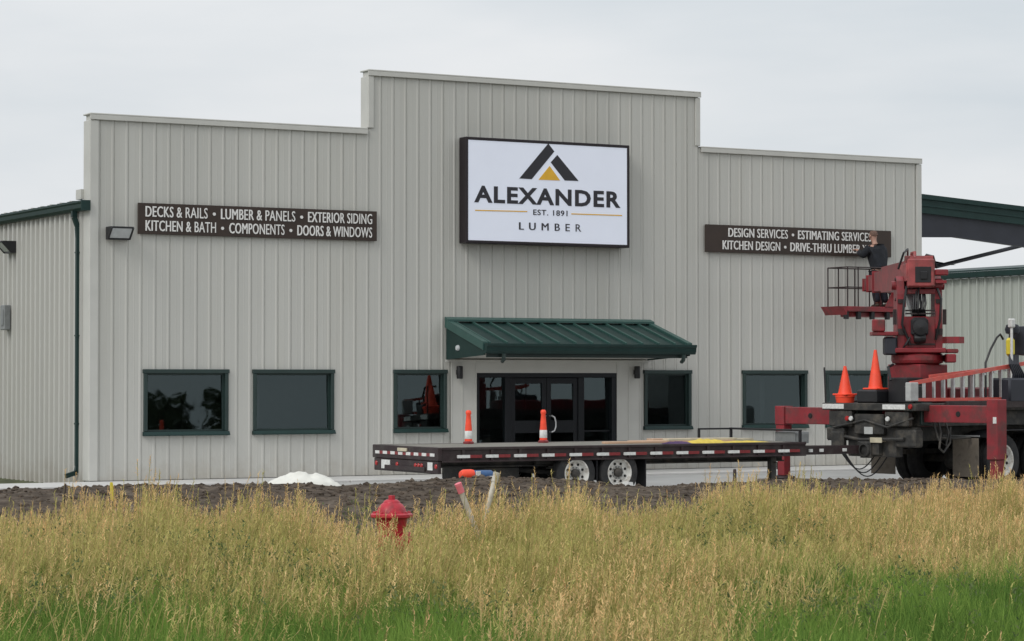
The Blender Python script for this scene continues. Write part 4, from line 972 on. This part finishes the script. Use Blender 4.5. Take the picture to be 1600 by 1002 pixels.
def clothes():
    j = [((0,-.01,.86),(.215,.17)),((0,.015,1.12),(.215,.18)),((0,.05,1.34),(.225,.18)),((0,.06,1.46),(.115,.105)),((-.22,.06,1.37),.105),((-.32,.15,1.20),.092),((-.235,.37,1.34),.066),((.22,.06,1.37),.105),((.33,.18,1.22),.092),((.22,.37,1.31),.066)]
    skin_obj('jacket', j, [(0,1),(1,2),(2,3),(2,4),(4,5),(5,6),(2,7),(7,8),(8,9)], M['jacket'], man, 1)
    t = [((0,0,.92),(.175,.145)),((-.105,.01,.80),.122),((-.125,.035,.48),.095),((-.13,-.01,.10),.082),((.105,.01,.80),.122),((.13,.045,.48),.095),((.14,.0,.10),.082)]
    skin_obj('trousers', t, [(0,1),(1,2),(2,3),(0,4),(4,5),(5,6)], M['trousers'], man, 0)
    for s in (-1,1): skin_obj('boot', [((s*.135,-.07,.05),.05),((s*.135,.05,.045),.045),((s*.14,.17,.035),.035)], [(0,1),(1,2)], M['boot'], man, 1)
    h = MB()   # short hair round the sides and back of the head
    for k in range(7):
        pass
    vs = []; n = 20; m_ = 9
    for j in range(m_):
        th = .62+j/(m_-1)*1.05
        for i in range(n):
            a = 2*PI*i/n; rx = .086; ry = .104; rz = .122
            frontness = max(0, math.sin(a)); th2 = th if frontness < .3 else th*(1-.45*frontness)
            vs.append((rx*math.sin(th2)*math.cos(a)*1.10, .112+ry*math.sin(th2)*math.sin(a)*1.06-.012, 1.685+rz*math.cos(th2)))
    h.add(vs, [(j*n+i, j*n+(i+1)%n, (j+1)*n+(i+1)%n, (j+1)*n+i) for j in range(m_-1) for i in range(n)]); h.build('hair', M['hair'], man, True)
    f = MB()
    for s in (-1,1): f.lathe([(0,-.012),(.022,-.008),(.030,0),(.022,.008),(0,.012)], (s*.095,.11,1.665), 'x', 12)
    f.each('ear', M['skin'], man, True)
    f = MB(); f.add([(0,.225,1.695),(-.017,.215,1.645),(.017,.215,1.645),(0,.245,1.65)], [(0,1,3),(0,3,2),(1,2,3)]); f.build('nose', M['skin'], man, True)
    for s in (-1,1): f = MB(); f.lathe([(0,.006),(.009,.004),(.012,0)], (s*.034,.207,1.69), 'y', 10); f.build('eye', M['hole_shade_eye'], man, True)
    f = MB(); f.box(-.026,.026,.205,.216,1.604,1.613,0,.003); f.build('mouth', M['pink'], man)
clothes()

# ================================================================== HYDRANT, PIPES, STAKES
def ground_z(x, y): return float(base_h(np.array([x]), np.array([y]))[0])
HYD = -26.9
hp = onY(612, 774, HYD); hz = ground_z(hp.x, HYD)-.02; HB = hp.z - hz - .215       # height of the bonnet flange
hy = thing('fire_hydrant', 'bright red fire hydrant standing in the tall grass', 'fire hydrant', (hp.x, HYD, hz), .5, world=False)
mb = MB(); mb.lathe([(.0,-.1),(.19,-.1),(.19,.03),(.145,.06),(.132,.12),(.128,HB-.12),(.14,HB-.07),(.15,HB-.001),(.0,HB-.001)], (0,0,0), 'z', 32); mb.build('barrel', M['hydrant'], hy, True)
mb = MB(); mb.lathe([(.0,HB),(.19,HB),(.202,HB+.010),(.202,HB+.034),(.188,HB+.044),(.142,HB+.048),(.136,HB+.075),(.124,HB+.103),(.104,HB+.128),(.082,HB+.143),(.080,HB+.150),(.066,HB+.166),(.05,HB+.174),(.0,HB+.176)], (0,0,0), 'z', 36)
mb.lathe([(.0,HB+.1755),(.034,HB+.1755),(.031,HB+.214),(.0,HB+.216)], (0,0,0), 'z', 5)
bn = mb.build('bonnet', M['hydrant'], hy, True)
for k in range(8):
    a = k*PI/4; mb = MB(); mb.lathe([(0,HB+.064),(.015,HB+.060),(.017,HB+.043)], (.168*math.cos(a),.168*math.sin(a),0), 'z', 6); mb.build('bolt', M['hydrant'], bn)
for a, r in ((-PI*.93,.075),(-PI*.07,.075),(-PI/2,.10)):
    X = Matrix.Translation((0,0,HB-.24)) @ Matrix.Rotation(a, 4, 'Z'); mb = MB(X); mb.lathe([(r*.85,.08),(r*.85,.145),(r*1.1,.15),(r*1.1,.195),(r*.9,.21),(.025,.215),(.025,.245),(0,.245)], (0,0,0), 'x', 18); nc = mb.build('nozzle_cap', M['hydrant'], hy, True)
    mb = MB(X); mb.tube([(.16,.0,-r),(.15,.03,-r-.06),(.13,.06,-r-.02),(.12,.08,-r+.03)], .007, 5); mb.build('chain', M['grime'], nc)

def pipe(top, bot, Y, r, label, tip):
    A = onY(*bot, Y); B = onY(*top, Y); d = (A-B).normalized(); A2 = A+d*.35
    t = thing('marker_pipe', label, 'pipe', A2, 0, 'leaning plastic marker pipes')
    mb = MB(); mb.tube([A2, B-(B-A2).normalized()*.10], r, 12); mb.build('pipe_body', M['pvc'], t, True)
    mb = MB(); mb.tube([B-(B-A2).normalized()*.10, B], r*1.25, 12); mb.tube([B-(B-A2).normalized()*.02, B+(B-A2).normalized()*.012], r*1.32, 12); mb.build('pipe_cap', M[tip], t, True)
pipe((716,757), (745,832), -24.2, .030, 'pale pipe leaning left with a pink painted top, right of the hydrant', 'pink')
pipe((776,740), (756,815), -23.4, .030, 'pale pipe leaning right with a plain whitish top, nearest the trailer wheels', 'pvc')
def stake(px, py0, py1, Y, w, m, label, lean=0):
    A = onY(px, py1, Y); B = onY(px+lean, py0, Y); d = (B-A).normalized()
    b = MB(); b.bar(A-d*.4, B, w, w*.6); b.bar(B, B+d*.02, w*.8, w*.5); o = b.build('survey_stake', M[m]); o.data.transform(Matrix.Translation(-A)); o.location = A; tag(o, label, 'stake')
stake(1148, 735, 752, -13.2, .055, 'stake', 'short dark wooden stake on the soil bank between the trailer wheels and the outrigger')
stake(175, 756, 774, -15.5, .05, 'yellowpaint', 'short yellow stake on the soil bank below the leftmost window', -1)
stake(100, 758, 790, -16.0, .04, 'stake', 'thin dark stake on the soil bank below the downspout', 2)
p = onY(473, 757, -12.6); heap('plastic_sheet', (p.x, -12.6, p.z-.07), .64, .5, .27, 'sheet', 'crumpled white plastic sheet heaped on the soil bank left of the trailer', 'plastic sheet', 2.2, 34, .35)
p = onY(745, 745, -12.9)
jug = thing('storage_tube', 'blue storage tube with an orange end lying on the soil under the trailer', 'tube', (p.x, -12.9, p.z-.05), 0, world=False)
mb = MB(); mb.lathe([(0,-.02),(.07,-.02),(.078,0),(.078,.30),(.07,.32),(0,.32)], (-.05,0,.075), 'x', 18); mb.build('tube_body', M['blue'], jug, True)
mb = MB(); mb.lathe([(0,-.26),(.06,-.25),(.085,-.20),(.088,-.06),(.08,-.022),(0,-.021)], (-.05,0,.085), 'x', 18); mb.build('end_cap', M['orange'], jug, True)
mb = MB(); mb.box(-.06,.03,-.085,-.07,.06,.14,0,.005); mb.box(.18,.25,-.084,-.07,.02,.06,0,.004); mb.each('tube_label', M['tapew'], jug)
p = onY(985, 750, -9.95)
mb = MB(); mb.prism([(-.12,0),(.12,0),(.05,.26),(-.03,.26)], 'y', -.09, .09); ck = mb.build('wheel_chock', M['tapew']); ck.location = (p.x, -9.86, .005); tag(ck, 'white wedge chock between the two trailer wheels', 'wheel chock')

# ================================================================== VEGETATION
def far_edge(px):   # far limit of the tall grass (Y) by bearing
    return np.interp(px, [-400,0,420,480,560,700,760,900,930,1100,1350,1450,2000], [-20.0,-20.0,-20.1,-22.2,-23.9,-23.9,-21.9,-20.8,-22.2,-21.1,-20.4,-19.6,-19.4])
def n2(x, y, s, seed):   # cheap smooth noise for arrays
    return (np.sin(x*s*1.3+seed)*np.cos(y*s*1.7-seed*2.1) + .6*np.sin(x*s*2.9-y*s*1.1+seed*3.3) + .4*np.cos(x*s*4.7+y*s*4.1+seed*.7))/2
def scatter(n, dmin=12.5, dmax=38):
    d = np.sqrt(rng.uniform(dmin**2, dmax**2, n)); u = rng.uniform(-.285, .285, n)
    x = CAM.x + d*(FW.x + RT.x*u); y = CAM.y + d*(FW.y + RT.y*u); px = 800+u*3900
    return x, y, px, d
def mesh_np(name, V, F4, C, material):
    me = bpy.data.meshes.new(name); nv, nf = len(V), len(F4)
    me.vertices.add(nv); me.vertices.foreach_set('co', V.astype(np.float32).ravel())
    me.loops.add(nf*4); me.loops.foreach_set('vertex_index', F4.astype(np.int32).ravel())
    me.polygons.add(nf); me.polygons.foreach_set('loop_start', np.arange(0, nf*4, 4, dtype=np.int32))
    try: me.polygons.foreach_set('loop_total', np.full(nf, 4, dtype=np.int32))
    except Exception: pass
    ca = me.color_attributes.new('plant_colour', 'FLOAT_COLOR', 'POINT')
    ca.data.foreach_set('color', np.concatenate([C, np.ones((nv,1))], 1).astype(np.float32).ravel())
    me.materials.append(material); me.update(calc_edges=True)
    o = bpy.data.objects.new(name, me); COL.objects.link(o); return o
def ribbons(base, h, w, lean, laz, faz, c0, c1, segs=3, droop=.35, taper=True):
    """curved strips: base (n,3), height, width, lean amount, lean azimuth, facing azimuth, colours at foot and tip"""
    n = len(h); V = np.zeros((n, (segs+1)*2, 3)); C = np.zeros((n, (segs+1)*2, 3))
    fx, fy = np.cos(faz), np.sin(faz)
    for k in range(segs+1):
        t = k/segs; off = lean*t**1.8; z = h*(t - droop*lean/np.maximum(h,.05)*t**3)
        cx = base[:,0]+off*np.cos(laz); cy = base[:,1]+off*np.sin(laz); cz_ = base[:,2]+z
        ww = w*(1-.92*t**1.6 if taper else 1)/2
        for s, j in ((-1,0),(1,1)):
            V[:,k*2+j,0] = cx+s*ww*fx; V[:,k*2+j,1] = cy+s*ww*fy; V[:,k*2+j,2] = cz_
            C[:,k*2+j] = c0+(c1-c0)*t
    m = (segs+1)*2; b = (np.arange(n)*m)[:,None]
    F = np.concatenate([b+np.array([2*k,2*k+1,2*k+3,2*k+2]) for k in range(segs)], 1).reshape(-1,4)
    tipx = base[:,0]+lean*np.cos(laz); tipy = base[:,1]+lean*np.sin(laz); tipz = base[:,2]+h*(1-droop*lean/np.maximum(h,.05))
    return V.reshape(-1,3), F, C.reshape(-1,3), np.stack([tipx,tipy,tipz],1)
def join(parts):
    V, F, C, o = [], [], [], 0
    for v, f, c in parts: V.append(v); F.append(f+o); C.append(c); o += len(v)
    return np.concatenate(V), np.concatenate(F), np.concatenate(C)
def mixc(a, b, t): return np.asarray(a)[None]*(1-t[:,None]) + np.asarray(b)[None]*t[:,None]
STRAW = (.72,.53,.26); STRAW2 = (.54,.43,.20); OLIVE = (.315,.33,.088); GREEN = (.15,.225,.055); BRIGHT = (.215,.325,.07); DARKG = (.085,.135,.055)
def greenness(x, y, px, d):
    """how lush the grass is at a place: damp ground near the ditch and in patches"""
    lim = 18.6 + np.interp(px, [-300,0,350,700,780,1100,1180,1400,1600,1900], [1.3,.6,.9,.9,-2.6,-2.8,1.4,3.6,4.2,4.4])
    g = 1/(1+np.exp((d-lim-n2(x,y,.9,2.0)*1.9-n2(x,y,2.3,4.4)*.7)/1.15))
    return np.clip(g + .55*np.clip(n2(x,y,.55,5.0)-.15,0,1), 0, 1)
def strawness(x, y, px, d):
    """where the grass has dried: along the far edge, in the dip left of centre-right and at the right"""
    e = sm(3.6, .4, far_edge(px)-y); c = np.exp(-((px-900)/190)**2)*sm(24, 18, d); r = sm(1300,1480,px)*sm(21,26,d)
    return np.clip(.20 + .65*e + .5*c + .5*r + .45*n2(x,y,.75,12.0), .02, .98)
def keep(x, y, px, extra=0.0):
    fe = far_edge(px) + .8*n2(x, y, .8, 1.0) + .35*n2(x, y, 2.5, 4.0)
    return y < fe + extra
def clump(x, y):
    return np.clip(.62*n2(x,y,2.6,1.7)+.55*n2(x,y,6.3,3.1)+.35*n2(x,y,1.1,9.2), -1, 1)
# 1. fine leaf blades
x, y, px, d = scatter(330000, 12.0, 37); k = keep(x, y, px, -.2); x, y, px, d = x[k], y[k], px[k], d[k]; n = len(x)
g = greenness(x, y, px, d); gz = base_h(x, y)-.02; base = np.stack([x,y,gz],1)
pat = n2(x, y, .6, 8.0)
cl_ = clump(x, y); h = rng.uniform(.20,.44,n)*(1+.2*pat+.42*cl_)*(1-.05*g); lush = rng.random(n) < g
c1 = mixc(STRAW2, OLIVE, np.clip(rng.normal(1.0,.25,n)-.75*strawness(x,y,px,d),0,1)); gg = mixc(GREEN, BRIGHT, rng.random(n)); c1 = np.where(lush[:,None], gg, c1)
c0 = mixc(OLIVE, GREEN, np.clip(rng.normal(.6,.3,n),0,1)); c0 = np.where(lush[:,None], gg*.9, c0)
br = rng.uniform(.6,1.3,n)[:,None]
v, f, c, _ = ribbons(base, h, rng.uniform(.006,.014,n), rng.uniform(.04,.28,n)*h/.4, rng.uniform(0,2*PI,n), rng.normal(-YAW,.7,n), c0*br, c1*br, 3)
tag(mesh_np('meadow_grass', v, f, c, M['grass']), 'dense olive and green meadow grass filling the foreground', 'grass', kind='stuff')
# 2. flowering stalks with straw coloured seed heads
x, y, px, d = scatter(150000, 12.5, 38); k = keep(x, y, px, .4) | (keep(x, y, px, 1.7) & (rng.random(len(x)) < .10))
gq = greenness(x, y, px, d); k &= rng.random(len(x)) > np.clip(gq*1.0,0,.94); k &= rng.random(len(x)) < np.clip(.50+.35*n2(x,y,.9,3.0)+.75*clump(x,y), .04, 1)
x, y, px, d = x[k], y[k], px[k], d[k]; n = len(x); gz = base_h(x, y)-.02; base = np.stack([x,y,gz],1)
tall = 1 + .26*n2(x,y,.5,6.0) - .10*(px > 1380)
for c_, w_, a_ in ((105,26,.28),(225,34,.30),(395,38,.30),(460,16,.22),(765,22,.2),(835,20,.3),(885,20,.42),(1150,60,.22),(1240,18,.2),(1560,26,.30),(1455,20,.2)): tall = tall + a_*np.exp(-((px-c_)/w_)**2)*(y > far_edge(px)-4.5)
h = rng.normal(.50,.11,n)*tall*(1+.24*clump(x,y)); lean = np.abs(rng.normal(.18,.13,n)); laz = rng.normal(-.45,.9,n)+1.6*n2(x,y,1.5,13.0)
nearhyd = (np.abs(px-612) < 75) & (d < 24.2) & (d > 19.5); h = np.where(nearhyd, h*1.28, h)
inpipe = (px > 690) & (px < 800) & (d > 20.5) & (d < 26); h = np.where(inpipe, h*.72, h)
tint = np.clip(rng.normal(.5,.3,n)+.35*n2(x,y,.7,9.0),0,1)
cs = mixc(STRAW, (.30,.27,.085), tint); br = rng.uniform(.75,1.15,n)[:,None]; cs = cs*br
v, f, c, tip = ribbons(base, h, np.full(n,.0055), lean, laz, rng.normal(-YAW,.5,n), mixc(OLIVE,GREEN,rng.random(n)), cs*.95, 3, taper=False)
parts = [(v,f,c)]
hc = mixc((.84,.62,.31), (.78,.48,.23), np.clip(rng.normal(.3,.35,n),0,1))*br; og = 1-strawness(x,y,px,d); hc = np.where((rng.random(n) < og)[:,None], mixc((.40,.40,.125),(.62,.53,.21),rng.random(n))*br, hc)
for q in range(9):       # spikelets on side branches
    t = q/8; bl = .17*(1-.25*t); b0 = tip.copy(); b0[:,2] += -.16+.17*t+.0*bl; b0[:,0] -= (1-t)*.15*lean/np.maximum(h,.1)*np.cos(laz)
    a = rng.uniform(0,2*PI,n); v, f, c, _ = ribbons(b0, rng.uniform(.015,.055,n), rng.uniform(.005,.012,n), rng.uniform(.02,.105,n)*(1.15-.75*t), a, rng.normal(-YAW,.8,n), hc, hc*1.06, 2, droop=.2); parts.append((v,f,c))
V, F, C = join(parts); tag(mesh_np('seeding_grass', V, F, C, M['grass']), 'tall straw coloured grass stalks with feathery seed heads', 'tall grass', kind='stuff')
# 3. broad bright blades of the damp strip nearest the camera
x, y, px, d = scatter(140000, 12.0, 24); gq = greenness(x, y, px, d); k = rng.random(len(x)) < gq**1.2; x, y, px, d = x[k], y[k], px[k], d[k]; n = len(x)
base = np.stack([x,y,base_h(x,y)-.02],1); cc = mixc(BRIGHT, (.085,.165,.035), np.clip(rng.random(n)+.6*n2(x,y,1.4,2.0),0,1))
h = rng.uniform(.30,.60,n)*(1+.2*n2(x,y,1.1,7.0))
v, f, c, _ = ribbons(base, h, rng.uniform(.008,.016,n), rng.uniform(.05,.32,n), rng.uniform(0,2*PI,n), rng.normal(-YAW,.8,n), cc*.8, cc*1.15, 4)
tag(mesh_np('lush_grass', v, f, c, M['grass']), 'bright green grass blades in the damp strip nearest the camera', 'green grass', kind='stuff')
# 4. leafy weeds
wc = [(310,880,23.5,1.0),(170,930,19.5,.9),(1185,790,31,.9),(1130,830,29,.7),(1210,850,26,.7),(480,800,29,.7),(440,900,22,.6),(720,960,18.5,.5),(1500,930,20,.6),(60,850,25,.7),(1010,870,25,.5),(1330,960,18,.6),(900,800,30,.5)]
bs, cl = [], []
for (px_, py_, dd, amt) in wc:
    P_ = atD(px_, 590, dd)
    for s in range(int(54*amt)):
        ax, ay = P_.x+rng.normal(0,.42), P_.y+rng.normal(0,.6); hh = rng.uniform(.34,.70)
        for j in range(46):
            t = rng.random(); bs.append((ax+rng.normal(0,.075)*(1.3-t), ay+rng.normal(0,.075)*(1.3-t), ground_z(ax,ay)+hh*t)); cl.append(t)
bs = np.array(bs); n = len(bs); wcol = mixc(DARKG, (.20,.23,.10), rng.random(n))
v, f, c, _ = ribbons(bs, rng.uniform(.01,.05,n), rng.uniform(.010,.024,n), rng.uniform(.02,.07,n), rng.uniform(0,2*PI,n), rng.uniform(0,PI,n), wcol, wcol*1.1, 2)
tag(mesh_np('leafy_weeds', v, f, c, M['grass']), 'scattered dark green leafy weeds among the grass', 'weeds', kind='stuff')
# 5. far wood across the road behind the camera (seen only in the window glass)
pts = []
for k in range(46):
    cx, cy = 56+k*.72+rng.normal(0,.5), -205+rng.normal(0,6); hh = rng.uniform(8.5,10.5)
    for j in range(150):
        a = rng.uniform(0,2*PI); r = 2.9*math.sqrt(rng.random()); zz = hh*(.18+.82*rng.random()); r *= (1.1-zz/hh*.75); pts.append((cx+r*math.cos(a), cy+r*math.sin(a), zz))
pts = np.array(pts); n = len(pts); wcol = mixc((.06,.085,.045),(.10,.125,.065),rng.random(n))
v, f, c, _ = ribbons(pts, rng.uniform(.3,.9,n), rng.uniform(.7,1.5,n), rng.uniform(.3,.9,n), rng.uniform(0,2*PI,n), rng.uniform(0,PI,n), wcol, wcol, 2)
tag(mesh_np('far_wood', v, f, c, M['grass']), 'dark belt of trees far across the road', 'trees', kind='stuff')

# ================================================================== SKY, SUN, CAMERA
w = bpy.data.worlds.new('World'); S.world = w; w.use_nodes = True; nt = w.node_tree; bg = nt.nodes['Background']
SUN_EL, SUN_ROT = math.radians(42), math.radians(250)
sky = nd(nt, 'ShaderNodeTexSky', sky_type='NISHITA'); sky.sun_disc = False; sky.sun_elevation = SUN_EL; sky.sun_rotation = SUN_ROT; sky.dust_density = 4; sky.air_density = 1.2
hs = nd(nt, 'ShaderNodeHueSaturation'); hs.inputs['Saturation'].default_value = .22; nt.links.new(sky.outputs[0], hs.inputs['Color'])
# cloud deck: even grey-white with soft darker bellies, brighter overhead as an overcast sky is
tc = nd(nt, 'ShaderNodeTexCoord'); mp = nd(nt, 'ShaderNodeMapping'); mp.inputs['Scale'].default_value = (2.2,2.2,9)
nt.links.new(tc.outputs['Generated'], mp.inputs[0])
cn = nd(nt, 'ShaderNodeTexNoise'); cn.inputs['Scale'].default_value = 1.7; cn.inputs['Detail'].default_value = 5; cn.inputs['Roughness'].default_value = .5
nt.links.new(mp.outputs[0], cn.inputs['Vector'])
cr = nd(nt, 'ShaderNodeValToRGB'); cr.color_ramp.elements[0].position = .32; cr.color_ramp.elements[1].position = .64
K_ = 1/.12
cr.color_ramp.elements[0].color = (.665*K_/10,.72*K_/10,.765*K_/10,1); cr.color_ramp.elements[1].color = (.835*K_/10,.855*K_/10,.875*K_/10,1)
nt.links.new(cn.outputs['Fac'], cr.inputs[0])
sp = nd(nt, 'ShaderNodeSeparateXYZ'); nt.links.new(tc.outputs['Generated'], sp.inputs[0])
mr = nd(nt, 'ShaderNodeMapRange'); mr.inputs['From Min'].default_value = .12; mr.inputs['From Max'].default_value = 1; mr.inputs['To Min'].default_value = 10; mr.inputs['To Max'].default_value = 14
nt.links.new(sp.outputs['Z'], mr.inputs['Value'])
ml = nd(nt, 'ShaderNodeVectorMath', operation='SCALE'); nt.links.new(cr.outputs[0], ml.inputs[0]); nt.links.new(mr.outputs[0], ml.inputs['Scale'])
mx = nd(nt, 'ShaderNodeMix', data_type='RGBA'); mx.inputs[0].default_value = .93
nt.links.new(hs.outputs[0], mx.inputs[6]); nt.links.new(ml.outputs[0], mx.inputs[7]); nt.links.new(mx.outputs[2], bg.inputs['Color'])
bg.inputs['Strength'].default_value = .12
sd = bpy.data.lights.new('Sun', 'SUN'); sd.energy = 1.25; sd.angle = math.radians(25); sd.color = (1,.97,.93)
so = bpy.data.objects.new('Sun', sd); COL.objects.link(so)
# sun stands high behind the camera's left shoulder
sdir = Vector((math.sin(SUN_ROT)*math.cos(SUN_EL), math.cos(SUN_ROT)*math.cos(SUN_EL), math.sin(SUN_EL)))
so.rotation_euler = sdir.to_track_quat('Z', 'Y').to_euler(); so.location = (0,-20,40)
cd = bpy.data.cameras.new('Camera'); cd.sensor_width = 36; cd.lens = FPX/1600*36; cd.clip_start = .1; cd.clip_end = 6000
co = bpy.data.objects.new('Camera', cd); COL.objects.link(co); co.location = CAM; co.rotation_euler = (PI/2+PITCH, 0, -YAW); S.camera = co
S.view_settings.view_transform = 'Standard'; S.view_settings.look = 'None'; S.view_settings.exposure = 0; S.view_settings.gamma = 1
S.cycles.max_bounces = 6; S.cycles.transparent_max_bounces = 12
